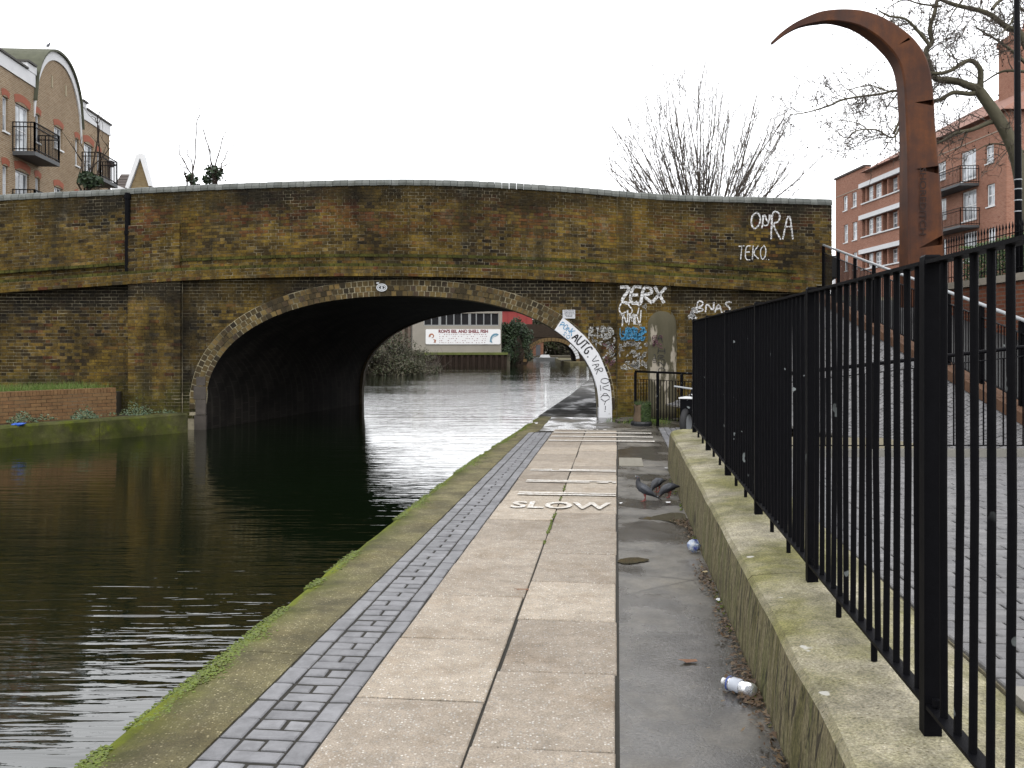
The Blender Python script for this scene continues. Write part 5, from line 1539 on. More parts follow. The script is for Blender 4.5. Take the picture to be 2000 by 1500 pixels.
# timber and steel piling quay below it, mossy ledge
pq = thing('piled_quay', A2(900, 714, -.5), 'dark sheet piled quay wall with mossy ledge below the works', 'quay wall')
PILE = m_bark('dark wet piles', (.018, .013, .010), (.060, .042, .032), 3)
for i in range(34):
    x = lerp(800, 990, i / 34); mb = MB(); p = A2(x, 0, -.6 + (.16 if i % 2 else 0)); mb.box((p.x + .13, p.y, .05), (.25, .22, 1.75 + U(-.03, .03))); obj('pile', mb, PILE, pq)
mb = MB(); p0, p1 = A2(796, 692), A2(992, 690); mb.hexa([(x, y, z) for x in (p0.x, p1.x) for y in (D2 - .75, D2 + .2) for z in (.80, 1.02)]); obj('ledge', mb, m_plain('mossy ledge', (.13, .15, .04), .9, .5, 2, bump=.6), pq)
fl = MB(); fl.hexa([(x, y, z) for x in (-70, p1.x + .2) for y in (D2 - .3, 200) for z in (-1.5, .9)]); fl.hexa([(x, y, z) for x in (-70, -9.6) for y in (33, D2 - .3) for z in (-1.5, .25)])
struct(obj('left_far_bank', fl, LAND))
# brick yard wall left of the works
yw = MB(); p0, p1 = A2(735, 0), A2(806, 0); yw.hexa([(x, y, z) for x in (p0.x, p1.x - .4) for y in (D2 + 2, D2 + 2.4) for z in (0, 5.2)])
yo = thing('yard_wall', A2(770, 700, 2), 'old brown brick yard wall with posts left of the works', 'wall')
obj('wall_body', yw, m_facade('yard brick', (.16, .12, .09), (.12, .095, .07), (.2, .18, .15)), yo)
for i in range(6):
    mb = MB(); x = lerp(p0.x, p1.x - .5, i / 5); mb.box((x, D2 + 1.8, 2.4), (.28, .3, 5.0)); obj('post', mb, m_plain('weathered post', (.20, .15, .12), .9, .4, 2) if i == 0 else bpy.data.materials['weathered post'], yo)
# ---- second bridge
D3 = 97.0
A3 = lambda x, y, d=0.0: at(x, y, D3) + Vector((0, d, 0))
b2 = thing('distant_bridge', A3(1077, 711), 'smaller far brick canal bridge framed by the arch', 'bridge')
B2B = m_facade('distant bridge brick', (.070, .048, .032), (.050, .036, .026), (.045, .038, .03))
c3 = A3(1077, 711); hw = 48.5 / FPX * D3; rise = 2.15; zs = -.05
def a3z(x):
    q = abs((x - c3.x) / hw); return zs + rise * (1 - q ** 2.2) ** (1 / 2.2) if q < 1 else None
mb = MB(); topz = A3(0, 633).z
def par(x): return topz - .0009 * (x - c3.x) ** 2
for xa, xb in ((c3.x - 14, c3.x - hw), (c3.x - hw, c3.x + hw), (c3.x + hw, c3.x + 16)):
    face_cols(mb, xa, xb, D3, (lambda x: -1.2) if not (xa > c3.x - hw - .01 and xb < c3.x + hw + .01) else (lambda x: (a3z(x) if a3z(x) is not None else zs)), par, .15, 8.0, back=True)
obj('wall_body', mb, B2B, b2)
mb = MB()
for s_ in (-1, 1): mb.hexa([(x, y, z) for x in sorted((c3.x + s_ * hw, c3.x + s_ * (hw + .01))) for y in (D3, D3 + 8) for z in (-1.2, zs)])
obj('vault_jamb', mb, VAULT, b2)
OR = m_plain('ochre ring brick', (.20, .13, .055), .9, .4, 6)
for i in range(26):
    t0, t1 = math.pi * (i + .06) / 26, math.pi * (i + .94) / 26; mb = MB(); q = []
    for th in (t0, t1):
        cs, sn_ = math.cos(th), math.sin(th); x = c3.x + hw * math.copysign(abs(cs) ** (2 / 2.2), cs); z = zs + rise * sn_ ** (2 / 2.2)
        l_ = math.hypot(cs / hw, sn_ / rise); nx, nz = cs / hw / l_, sn_ / rise / l_
        q.append(((x, z), (x + nx * .36, z + nz * .36)))
    pol = [q[0][0], q[0][1], q[1][1], q[1][0]]
    mb.prism([(x, D3 - .05, z) for x, z in pol], (0, .2, 0))
    obj('voussoir', mb, WHITEP if 1 <= i <= 6 else OR, b2)
mb = MB(); mb.hexa([(x, y, z) for x in (c3.x - 14, c3.x + 16) for y in (D3 - .06, D3) for z in (topz - 1.35, topz - 1.22)]); obj('string_course', mb, B2B, b2)
mb = MB(); scr = random.Random(4)
for k in range(26):
    x, z = c3.x + hw + .5 + scr.uniform(0, 2.2), scr.uniform(.6, 2.2)
    strokes(mb, [[(x + scr.uniform(-.3, .3), z + scr.uniform(-.3, .3)) for _ in range(4)]], lambda a, b: (a, D3 - .01, b), .06)
obj('graffiti', mb, SP_F, b2)
# quay spit before it and the far reach beyond
mb = MB(); mb.prism([A3(1098, 0, -5) * Vector((1, 1, 0)) if False else Vector((c3.x + hw - .9, D3 - 4.6, -1.5)), Vector((c3.x + hw + 6, D3 - 5.2, -1.5)), Vector((c3.x + hw + 6, D3 + 60, -1.5)), Vector((c3.x + hw - .6, D3 + 60, -1.5)), Vector((c3.x + hw - 1.3, D3 - 1, -1.5))], (0, 0, 1.53))
struct(obj('far_quay', mb, EDGE))
lb = MB(); lb.hexa([(x, y, z) for x in (c3.x - hw - 1, 60) for y in (124, 260) for z in (-1.5, .32)]); lb.hexa([(x, y, z) for x in (-60, c3.x - hw) for y in (D3 + 2, 260) for z in (-1.5, .3)]); struct(obj('reach_bank', lb, LAND))
pp = thing('depth_post', at(1148, 708, 91), 'white post with green letters at the water edge by the far bridge', 'post')
q0 = at(1148, 708, 91)
mb = MB(); mb.box((q0.x, q0.y, .75), (.2, .12, 1.7)); obj('board', mb, STAINW, pp)
mb = MB()
for k in range(4): mb.box((q0.x, q0.y - .065, .25 + k * .34), (.12, .01, .16))
obj('markings', mb, m_plain('marker green', (.03, .12, .06), .6, .2), pp)
rh = thing('red_shed', at(1000, 640, 112), 'red painted shed above the far bridge parapet', 'shed')
mb = MB(); p = at(1000, 0, 112); mb.box((p.x + .2, 114, 4.0), (4.4, 4, 3.6)); obj('wall', mb, m_plain('red paint', (.34, .045, .04), .6, .15, 1), rh)
mb = MB(); mb.prism([(p.x - 2.2, 111.8, 5.8), (p.x + 2.6, 111.8, 5.8), (p.x + 2.3, 111.8, 6.6), (p.x - 1.9, 111.8, 6.6)], (0, 4.4, 0)); obj('roof', mb, m_plain('shed roof', (.22, .03, .03), .7, .2), rh)
mb = MB()
for k in range(4): mb.box((p.x - 1.6 + k * 1.1, 111.98, 4.3), (.06, .03, 2.6))
obj('cladding_rib', mb, m_plain('red rib', (.30, .03, .03), .6, .1), rh)
oh = thing('orange_hut', at(1042, 706, 127), 'small orange brick hut beyond the far bridge arch', 'hut')
p = at(1042, 706, 127); mb = MB(); mb.box((p.x, 127.2, 1.1), (2.6, 2, 2.2)); obj('wall', mb, m_facade('orange hut brick', (.32, .13, .07), (.26, .10, .055), (.25, .2, .15)), oh)
mb = MB(); mb.prism([(p.x - 1.45, 126.0, 2.2), (p.x + 1.45, 126.0, 2.2), (p.x, 126.0, 3.1)], (0, 2.4, 0)); obj('roof', mb, TILE, oh)
mb = MB(); mb.box((p.x + .6, 126.18, 1.0), (.6, .06, 1.5)); obj('door', mb, m_plain('hut door', (.10, .10, .11), .6, .2), oh)
bo = thing('moored_boat', at(1062, 705, 122), 'small white boat moored beyond the far bridge', 'boat')
p = at(1066, 705, 122); rings = []
for t_ in (0, .15, .4, .7, .9, 1):
    w_ = .95 * (1 - (2 * t_ - 1) ** 4) ** .5 + .05; x = p.x - 1.6 + 3.2 * t_
    rings.append([(x, 122 - w_ * .6, .12), (x, 122 - w_ * .4, -.35), (x, 122 + w_ * .4, -.35), (x, 122 + w_ * .6, .12)])
mb = MB(); mb.loft(rings); obj('hull', mb, m_plain('boat hull grey', (.30, .31, .31), .5, .2), bo)
mb = MB(); mb.prism([(p.x - .8, 121.7, .12), (p.x + .6, 121.7, .12), (p.x + .4, 121.7, .48), (p.x - .6, 121.7, .48)], (0, .6, 0)); obj('cabin', mb, STAINW, bo)
# ================================================================= TREES AND PLANTS
def wander(rr, p, d, L, r0, r1, n, curl=.18, up=.0):
    pts = [Vector(p)]; d = Vector(d).normalized(); rs = [r0]
    for i in range(n):
        d = (d + Vector((rr.gauss(0, curl), rr.gauss(0, curl), rr.gauss(0, curl) + up))).normalized()
        pts.append(pts[-1] + d * (L / n)); rs.append(lerp(r0, r1, (i + 1) / n))
    return pts, rs, d
def twigs(rr, mb, pts, rs, depth, dens, Lf, curl, up, rmin=.004, spread=.75, start=.2):
    n = len(pts)
    total = sum((b - a).length for a, b in zip(pts[:-1], pts[1:]))
    cnt = max(1, int(total * dens))
    for k in range(cnt):
        t = lerp(start, 1.0, rr.random()); i = min(int(t * (n - 1)), n - 2); f = t * (n - 1) - i
        p = pts[i].lerp(pts[i + 1], f); r = lerp(rs[i], rs[i + 1], f)
        d = (pts[i + 1] - pts[i]).normalized()
        side = Vector((rr.gauss(0, 1), rr.gauss(0, 1), rr.gauss(0, 1))); side = (side - d * side.dot(d)).normalized()
        nd = (d * (1 - spread * .5) + side * spread).normalized()
        L = Lf * rr.uniform(.5, 1.2); r0 = max(rmin, r * .55)
        q, qs, _ = wander(rr, p, nd, L, r0, max(rmin * .6, r0 * .3), 4 if depth else 3, curl, up)
        mb.tube(q, qs, 4 if depth else 3, cap=False)
        if depth > 0: twigs(rr, mb, q, qs, depth - 1, dens * 1.5, Lf * .55, curl, up, rmin, spread, .15)
# ---- many-stemmed bare tree behind the bridge
rr = random.Random(14)
bt = thing('bare_tree', at(1372, 470, 33), 'leafless many stemmed tree fanning up behind the right half of the bridge', 'tree')
base = at(1372, 475, 33)
mb = MB(); mb.tube([(base.x, 33, 1.6), (base.x, 33, 3.4), base], [.32, .28, .22], 10); obj('trunk', mb, BARKD, bt, smooth_=True)
mb = MB()
for k in range(62):
    fx = -1 + 2 * (k + .5) / 62
    ang = fx * 1.02 + rr.gauss(0, .05)
    L = (5.9 * math.cos(ang * .82) ** .8 + .5) * rr.uniform(.74, 1.02)
    d = Vector((math.sin(ang), rr.gauss(0, .3), math.cos(ang)))
    st0 = Vector((base.x + fx * .35, 33 + rr.uniform(-.3, .3), base.z - .3))
    pts, rs, _ = wander(rr, st0, d, L, rr.uniform(.020, .040), .008, 9, .055, .05)
    mb.tube(pts, rs, 5, cap=False)
    twigs(rr, mb, pts, rs, 1, 2.9, .95, .10, .10, .0062, .42, .25)
obj('crown', mb, BARKG, bt)
# ---- the saplings left of it, with ivy
def sapling(loc_px, D, stems, label, ivy, seed, grp=None):
    rr = random.Random(seed)
    b = at(loc_px[0], loc_px[1], D)
    root = thing('sapling', (b.x, b.y, 0), label, 'tree')
    mb = MB(); mb.tube([(b.x, b.y, 0), (b.x, b.y, b.z * .6), b], [.09, .07, .05], 7); obj('trunk', mb, BARKD, root)
    mb = MB()
    for pl in stems:
        pts = [b] + [at(x, y, D) + Vector((0, rr.uniform(-.5, .5), 0)) for x, y in pl]
        rs = [lerp(.035, .006, i / (len(pts) - 1)) for i in range(len(pts))]
        fine = []
        for a, c in zip(pts[:-1], pts[1:]):
            for q in range(3): fine.append(a.lerp(c, q / 3) + Vector((rr.gauss(0, .03), 0, rr.gauss(0, .02))))
        fine.append(pts[-1]); rf_ = [lerp(.036, .006, i / (len(fine) - 1)) for i in range(len(fine))]
        mb.tube(fine, rf_, 5, cap=False); twigs(rr, mb, fine, rf_, 1, 1.5, .75, .12, .16, .0055, .5, .3)
    obj('crown', mb, BARKD, root)
    if ivy:
        mb = MB()
        for (x, y, rx, ry, n_) in ivy:
            for k in range(n_):
                a = rr.uniform(0, 6.28); r_ = rr.random() ** .6
                c = at(x + math.cos(a) * rx * r_, y + math.sin(a) * ry * r_, D) + Vector((0, rr.gauss(0, .25), 0))
                u = Vector((rr.gauss(0, 1), rr.gauss(0, 1), rr.gauss(0, 1))).normalized(); v = u.orthogonal().normalized(); s = rr.uniform(.05, .10)
                mb.add([c - u * s, c + v * s * .7, c + u * s, c - v * s * .7], [(0, 1, 2, 3)], (rr.random(), rr.random(), 0, 0))
        stuff(obj('ivy', mb, IVY, root))
sapling((375, 400), 33, [[(376, 352), (384, 300), (386, 240), (392, 214)], [(372, 350), (352, 325), (333, 310)], [(374, 340), (366, 310), (360, 280)], [(378, 345), (352, 300), (351, 255)]], 'thin leafless sapling with dark ivy behind the left half of the bridge, nearer the flats', [(375, 350, 8, 10, 90)], 3)
sapling((422, 400), 34, [[(420, 345), (404, 290), (392, 250), (388, 235)], [(424, 330), (434, 270), (447, 240)], [(424, 340), (440, 310), (462, 280)], [(420, 345), (436, 330), (470, 300)], [(421, 340), (410, 310), (408, 270)]], 'leafless sapling with a green ivy knot behind the bridge parapet', [(420, 338, 13, 13, 190), (405, 352, 8, 7, 50)], 5)
sapling((165, 395), 31, [[(160, 360), (148, 310), (130, 260)], [(183, 330), (186, 270), (188, 232), (172, 225)], [(186, 270), (192, 240), (205, 222)], [(160, 350), (156, 300), (150, 262)], [(178, 330), (205, 290), (208, 270)]], 'twiggy shrub with an ivy clump in front of the yellow flats', [(176, 352, 17, 14, 330)], 8)
# ---- plane tree at the right
rr = random.Random(21)
pt_ = thing('plane_tree', at(2015, 560, 27), 'big bare plane tree with mottled limbs and hanging seed balls behind the tusk', 'tree')
DP = 27.0
def limb(px, r0, r1, ydir=0.0):
    pts = [at(x, y, DP) + Vector((0, ydir * i, 0)) for i, (x, y) in enumerate(px)]
    fine = []
    for i in range(len(pts) - 1):
        p0, p1, p2, p3 = pts[max(0, i - 1)], pts[i], pts[i + 1], pts[min(len(pts) - 1, i + 2)]
        for k in range(4):
            f = k / 4; fine.append(.5 * ((2 * p1) + (p2 - p0) * f + (2 * p0 - 5 * p1 + 4 * p2 - p3) * f * f + (3 * p1 - p0 - 3 * p2 + p3) * f ** 3))
    fine.append(pts[-1]); n = len(fine)
    return fine, [lerp(r0, r1, (i / (n - 1)) ** .8) for i in range(n)]
tb = at(2012, 700, DP)
mb = MB(); f, r = limb([(2014, 620), (2010, 480), (2000, 380), (1984, 300), (1955, 240), (1920, 188), (1905, 168)], .27, .13); 
mb.tube([(f[0].x, f[0].y, 2.0)] + f, [.36] + r, 12); f2, r2 = limb([(2000, 380), (2030, 250), (2035, 120), (2030, -40)], .22, .12); mb.tube(f2, r2, 10)
obj('trunk', mb, BARKP, pt_, smooth_=True)
LIMBS = [([(1908, 172), (1893, 166), (1870, 156), (1844, 153), (1831, 146), (1820, 114), (1818, 91), (1831, 75), (1828, 47), (1839, 13), (1848, -25)], .12, .05, .05),
 ([(1914, 180), (1912, 160), (1909, 140), (1893, 125), (1875, 127), (1844, 146), (1815, 153), (1790, 150)], .10, .04, -.08),
 ([(1818, 91), (1792, 65), (1763, 42), (1730, 39), (1705, 30)], .06, .02, -.1),
 ([(1905, 182), (1893, 182), (1865, 179), (1841, 192), (1818, 190), (1761, 172), (1730, 177), (1662, 186), (1626, 200), (1580, 212), (1555, 213)], .08, .012, .06),
 ([(1818, 198), (1790, 215), (1761, 231), (1737, 273), (1701, 260), (1662, 263), (1640, 280)], .05, .012, -.1),
 ([(1960, 235), (1938, 237), (1906, 250), (1878, 255), (1852, 270), (1826, 281), (1800, 300)], .085, .02, .1),
 ([(1745, 262), (1762, 225), (1765, 215)], .04, .03, .0),
 ([(2030, 150), (1997, 65), (1974, 49), (1938, 18), (1880, 0), (1850, -15)], .12, .05, .1), ([(1938, 18), (1955, 0), (1990, -20)], .06, .03, .1),
 ([(2010, 130), (1982, 109), (1948, 88), (1917, 73), (1890, 60)], .06, .015, -.1), ([(2005, 140), (1975, 135), (1958, 138), (1930, 156), (1900, 170)], .05, .012, .15),
 ([(2030, 60), (1985, 20), (1960, 55), (1930, 80), (1900, 85)], .05, .012, -.2), ([(2010, 300), (1985, 285), (1950, 275), (1920, 290)], .04, .01, .2),
 ([(1839, 13), (1800, 5), (1770, -5), (1740, 10)], .035, .012, .1), ([(1880, 0), (1860, 30), (1858, 60)], .03, .01, .1), ([(1761, 172), (1745, 195), (1730, 215)], .03, .008, .1),
 ([(1730, 177), (1700, 165), (1660, 172), (1625, 175)], .025, .006, .1), ([(1701, 260), (1680, 240), (1640, 232), (1620, 245)], .02, .006, .1)]
mb = MB(); tips = []
for (px, r0, r1, yd) in LIMBS:
    f, r = limb(px, r0, r1, yd)
    mb.tube(f, r, 7, cap=False)
obj('limbs', mb, BARKP, pt_, smooth_=True)
mb = MB(); mbs = MB()
for (px, r0, r1, yd) in LIMBS:
    f, r = limb(px, r0, r1, yd)
    rr2 = [min(x, .035) for x in r]
    twigs(rr, mb, f, rr2, 2, 4.4, 1.05, .24, .02, .0078, .8, .12)
    for k in range(int(7 + 10 * rr.random())):
        p = f[rr.randint(len(f) // 3, len(f) - 1)] + Vector((rr.gauss(0, .55), rr.gauss(0, .4), rr.gauss(-.25, .5)))
        mbs.blob(p, .026, (1, 1, 1), .1, (rr.random(), rr.random(), 0, 0))
        mbs.tube([p, p + Vector((rr.gauss(0, .03), 0, .18))], .0035, 3, cap=False)
obj('crown', mb, BARKG, pt_)
stuff(obj('seed_balls', mbs, BARKD, pt_))
# ---- scrub and evergreen bushes seen through the arch
def bush(name, label, c, rad, n, mat, leaf, seed, stems=True, lean=0.0):
    rr = random.Random(seed); root = thing(name, (c[0], c[1], c[2] - rad[2]), label, 'bush')
    mb = MB(); cl = [(Vector((rr.gauss(0, .45) * rad[0], rr.gauss(0, .45) * rad[1], rr.uniform(-.9, .75) * rad[2])), rr.uniform(.22, .48)) for _ in range(34)]
    for k in range(n):
        q, s_ = cl[rr.randrange(len(cl))]
        o_ = Vector((rr.gauss(0, 1), rr.gauss(0, 1), rr.gauss(0, 1))).normalized() * (rr.random() ** .4) * s_
        p = Vector(c) + q + Vector((o_.x * rad[0], o_.y * rad[1], o_.z * rad[2]))
        if p.z < WZ + .05: continue
        u = Vector((rr.gauss(0, 1), rr.gauss(0, 1), rr.gauss(0, 1))).normalized(); v = u.orthogonal().normalized(); s = leaf * rr.uniform(.6, 1.4)
        mb.add([p - u * s, p + v * s * .6, p + u * s, p - v * s * .6], [(0, 1, 2, 3)], (rr.random(), rr.random(), 0, 0))
    stuff(obj('foliage', mb, mat, root))
    mb = MB()
    for k in range(60):
        d = Vector((rr.gauss(0, .5), rr.gauss(0, .4), rr.uniform(.5, 1.2)))
        q, qs, _ = wander(rr, (c[0] + rr.gauss(0, .4) * rad[0], c[1] + rr.gauss(0, .3) * rad[1], c[2] - rad[2]), d, rad[2] * rr.uniform(1.1, 2.1), .035, .008, 6, .2, -.03)
        mb.tube(q, qs, 4, cap=False)
        if stems: twigs(rr, mb, q, qs, 0, 3.0, .6, .2, .0, .008, .7)
    obj('stems', mb, BARKG if stems else BARKD, root)
bush('scrub_bush', 'brown winter scrub leaning over the water, left of the works', (-9.2, 63, .9), (3.3, 2.2, 2.0), 15000, SCRUB, .075, 31)
bush('scrub_bush', 'low brown scrub beside the piled quay under the works wall', (-6.6, 68, .4), (1.7, 1.2, 1.0), 4500, SCRUB, .06, 36)
bush('evergreen_bush', 'dense dark evergreen bush between the works and the far bridge', (-.05, 90, 2.0), (1.35, 1.5, 2.1), 9000, IVY, .11, 32, False)
bush('reach_thicket', 'brown leafless thicket seen through the far bridge arch', (8.0, 133, 3.0), (6.0, 3, 4.0), 14000, SCRUB, .22, 33)
bush('reach_thicket', 'grey brown trees closing the view behind the orange hut', (-2, 140, 4.0), (9, 4, 5.0), 9000, SCRUB, .26, 34)
bush('back_thicket', 'thicket rising behind the yard wall', (-16, 100, 3.0), (5, 3, 3.2), 6000, SCRUB, .16, 35)
# ---- left bank: brick planter with grass, weeds
pl = thing('brick_planter', (-9.6, 19.9, .1), 'low red brown brick planter wall on the left bank with grass behind', 'planter')
A0, A1 = Vector((-12.6, 15.4, 0)), Vector((-8.75, 20.95, 0)); ad = (A1 - A0).normalized(); an = Vector((ad.y, -ad.x, 0)); AL_ = (A1 - A0).length
mb = MB(); q = [A0, A1, A1 - an * .24, A0 - an * .24]; mb.prism([p + Vector((0, 0, -.1)) - an * .008 for p in q], (0, 0, .74)); obj('core', mb, MORTAR, pl)
PB = m_paver('planter brick', (.19, .092, .036), (.27, .150, .062), .85, (.055, .045, .020))
it = []
for r_ in range(9):
    s = 0.0 - (.112 if r_ % 2 else 0); z0 = .02 + r_ * .075
    if r_ == 8:
        while s < AL_ - .05:
            a, b = max(s, 0), s + .066
            p = [A0 + ad * a, A0 + ad * b]; c4 = [p[0], p[1]]
            h0 = an * .004 - an * .23
            it.append(([p[0] + an * .006 + Vector((0, 0, z0)), p[1] + an * .006 + Vector((0, 0, z0)), p[1] + an * .006 + Vector((0, 0, z0 + .1)), p[0] + an * .006 + Vector((0, 0, z0 + .1)), p[0] + h0 + Vector((0, 0, z0)), p[1] + h0 + Vector((0, 0, z0)), p[1] + h0 + Vector((0, 0, z0 + .1)), p[0] + h0 + Vector((0, 0, z0 + .1))], [(0, 1, 2, 3), (1, 0, 4, 5), (2, 1, 5, 6), (3, 2, 6, 7), (0, 3, 7, 4)], (R(), R(), 0, 0))); s += .075
        continue
    while s < AL_:
        a, b = max(s, 0), min(s + .215, AL_)
        if b - a > .04:
            p = [A0 + ad * a, A0 + ad * b]; e = an * U(.000, .008)
            fr = [p[0] + e + Vector((0, 0, z0)), p[1] + e + Vector((0, 0, z0)), p[1] + e + Vector((0, 0, z0 + .065)), p[0] + e + Vector((0, 0, z0 + .065))]
            it.append((fr + [x - an * .06 for x in fr], [(0, 1, 2, 3), (1, 0, 4, 5), (2, 1, 5, 6), (3, 2, 6, 7), (0, 3, 7, 4)], (R(), R(), 0, 0)))
        s += .225
pieces(pl, 'brick', it, PB, 300, 'brickwork')
mb = MB(); mb.prism([A0 - an * .2 + Vector((0, 0, -.1)), A1 - an * .2 + Vector((0, 0, -.1)), Vector((-9.0, 21.85, -.1)), Vector((-18, 21.85, -.1)), Vector((-18, 15.4, -.1))], (0, 0, .70)); obj('soil', mb, SOIL, pl)
mb = MB()
for k in range(9000):
    s = U(0, AL_); o_ = .22 + U(0, 1) ** 1.5 * 1.6; p = A0 + ad * s - an * o_
    if p.y > 21.8: continue
    z = .64; h = U(.09, .26); d = Vector((random.gauss(0, .35), random.gauss(0, .35), 1)).normalized() * h; w_ = Vector((U(-1, 1), U(-1, 1), 0)).normalized() * .006
    p = Vector((p.x, p.y, z)); mb.add([p - w_, p + w_, p + d], [(0, 1, 2)], (R(), R(), 0, 0))
gr = stuff(obj('grass', mb, GRASS)); gr['label'] = 'green grass growing on the planter at the left bank'; gr['category'] = 'grass'
mb = MB()
for k in range(14000):
    s = U(.0, QL); q = Q0 + qd * s + qn * (.36 + abs(random.gauss(0, .35)))
    m = mnoise.noise((q.x * 1.6, q.y * 1.6, 3)) 
    if m < -.02 or q.y > 21.75: continue
    h = .05 + .55 * max(0, m) * R(); p = Vector((q.x, q.y, .09)) + Vector((0, 0, h))
    u = Vector((U(-1, 1), U(-1, 1), U(-.6, .6))).normalized(); v = u.orthogonal().normalized(); s_ = U(.012, .035)
    mb.add([p - u * s_, p + v * s_ * .5, p + u * s_, p - v * s_ * .5], [(0, 1, 2, 3)], (R(), R(), 0, 0))
wd = stuff(obj('weeds', mb, WEED)); wd['label'] = 'straggling grey green weeds along the left quay'; wd['category'] = 'weeds'
mb = MB()
for k in range(1500):       # grass tufts at the pier foot
    c = P(-.02 + random.gauss(.55, .28), 20.75 + random.gauss(0, .28), 0)
    if c.y > 21.6 or c.x < bx(1172): continue
    d = Vector((random.gauss(0, .4), random.gauss(0, .4), 1)).normalized() * U(.03, .11); w_ = Vector((U(-1, 1), U(-1, 1), 0)).normalized() * .007
    mb.add([c - w_, c + w_, c + d], [(0, 1, 2)], (R(), R(), 0, 0))
gr = stuff(obj('grass', mb, GRASS)); gr['label'] = 'grass tufts at the foot of the right pilaster'; gr['category'] = 'grass'
# ================================================================= SMALL THINGS
# ---- mossy stump in a black collar
sc_ = at(1251, 832, 19.6); sc_.z = 0
sp_ = thing('mossy_stump', sc_, 'cut tree stump wrapped in green moss standing in a black collar by the pilaster', 'stump')
rings = []
for i in range(9):
    z = .42 * i / 8 * 1.05; r_ = .165 + .02 * math.sin(i) * .3 - .012 * i / 8
    rings.append([(sc_.x + .02 + r_ * (1 + .09 * math.sin(3 * a + i * .3) + .06 * mnoise.noise((a * 2, z * 4, 0))) * math.cos(a), sc_.y + r_ * math.sin(a), z) for a in [2 * math.pi * k / 18 for k in range(18)]])
mb = MB(); mb.loft(rings); obj('wood', mb, m_bark('stump bark', (.10, .07, .045), (.22, .16, .11), 12), sp_, smooth_=True)
mb = MB()
for k in range(2200):
    a = U(-1.45, 1.75) ; z = .08 + .37 * R() ** .8; r_ = .172
    a0 = -math.pi / 2 + 1.05 + a * .8
    if a0 < -1.75 + .75 * mnoise.noise((z * 9, 1.5, 0)) + random.gauss(0, .15): continue
    c = Vector((sc_.x + .02 + r_ * math.cos(a0), sc_.y + r_ * math.sin(a0), z))
    mb.blob(c, U(.010, .026), (1, 1, .8), .4, (R(), R() * .8, 0, 0))
for k in range(300): mb.blob(Vector((sc_.x + .02 + U(-.13, .17), sc_.y + U(-.15, .12), .44)), U(.01, .022), (1, 1, .7), .4, (R(), R() * .7, 0, 0))
for k in range(160):
    c = Vector((sc_.x + .03 + U(-.15, .17), sc_.y + U(-.17, .1), .44)); d = Vector((random.gauss(0, .4), random.gauss(0, .4), 1)).normalized() * U(.03, .10); w_ = Vector((.006, 0, 0)); mb.add([c - w_, c + w_, c + d], [(0, 1, 2)], (R(), R(), 0, 0))
stuff(obj('moss', mb, m_leaf('stump moss', (.022, .048, .010), (.055, .095, .016), (.02, .03, .01)), sp_))
rings = [[(sc_.x + .02 + r_ * math.cos(a) * (1 + .05 * math.sin(5 * a)), sc_.y + r_ * math.sin(a), z) for a in [2 * math.pi * k / 18 for k in range(18)]] for z, r_ in ((-.01, .215), (.05, .225), (.085, .205), (.088, .17))]
mb = MB(); mb.loft(rings); obj('collar', mb, m_plain('black rubber collar', (.020, .022, .024), .5, .3, 9), sp_)
# ---- parked scooter, mostly hidden behind the railing end
bk0 = at(1340, 838, 16.6); bk0.z = 0
bi = thing('parked_scooter', bk0, 'black tyred scooter with pale top box parked behind the railing end', 'scooter')
TYRE = m_plain('tyre rubber', (.025, .025, .027), .7, .3, 14, bump=.3)
for dx, dy in ((.02, 0), (.60, 1.05)):
    c = bk0 + Vector((dx, dy, .29)); mb = MB()
    rings = []
    for k in range(20):
        a = 2 * math.pi * k / 20; rad = Vector((math.cos(a) * .5, math.cos(a) * .866, math.sin(a))); ax = Vector((.866, -.5, 0))
        rings.append([c + rad * (.225 + .062 * math.cos(b)) + ax * .062 * math.sin(b) for b in [2 * math.pi * j / 8 for j in range(8)]])
    rings.append(rings[0]); mb.loft(rings, cap=False); wh = obj('wheel', mb, TYRE, bi, smooth_=True)
    mb = MB(); ax = Vector((.866, -.5, 0)); mb.tube([c - ax * .03, c + ax * .03], .16, 14); obj('rim', mb, GALV, wh)
mb = MB(); c = bk0; mb.tube([c + Vector((.02, 0, .30)), c + Vector((.10, .14, .62)), c + Vector((.16, .24, .86))], [.03, .035, .03], 8); mb.tube([c + Vector((.16, .24, .30)), c + Vector((.35, .6, .26)), c + Vector((.6, 1.05, .32))], [.06, .10, .05], 8); obj('frame', mb, IRON, bi)
mb = MB(); mb.box(c + Vector((.12, .0, .60)), (.34, .30, .24), -.5); obj('front_box', mb, IRON, bi)
mb = MB(); mb.box(c + Vector((.12, .0, .735)), (.40, .36, .022), -.5); mb.box(c + Vector((.16, -.16, .60)), (.20, .012, .19), -.5); obj('box_lid', mb, WHITE, bi)
mb = MB(); mb.box(c + Vector((.5, .85, .62)), (.26, .55, .12), -.52); obj('seat', mb, TYRE, bi)
mb = MB(); mb.tube([c + Vector((-.14, .40, .92)), c + Vector((.16, .24, .88)), c + Vector((.46, .08, .92))], .016, 8); obj('handlebar', mb, GALV, bi)
mb = MB(); mb.blob(c + Vector((.16, -.1, .78)), .06, (1.4, 1, .6), .3); obj('rag', mb, WHITE, bi)
# ---- rubble by the pilaster foot
for k, (u, v, s) in enumerate(((.14, 20.55, .13), (.30, 20.9, .17), (.55, 20.7, .10))):
    mb = MB(); c = P(u, v, s * .2); mb.blob(c, s, (1.4, 1, .45), .25); o = obj('rubble_stone', mb, STONE)
    tag(o, ('small flat stone at the foot of the white band', 'larger broken stone between the white band and the stump', 'small broken stone nearest the mossy stump')[k], 'stone')
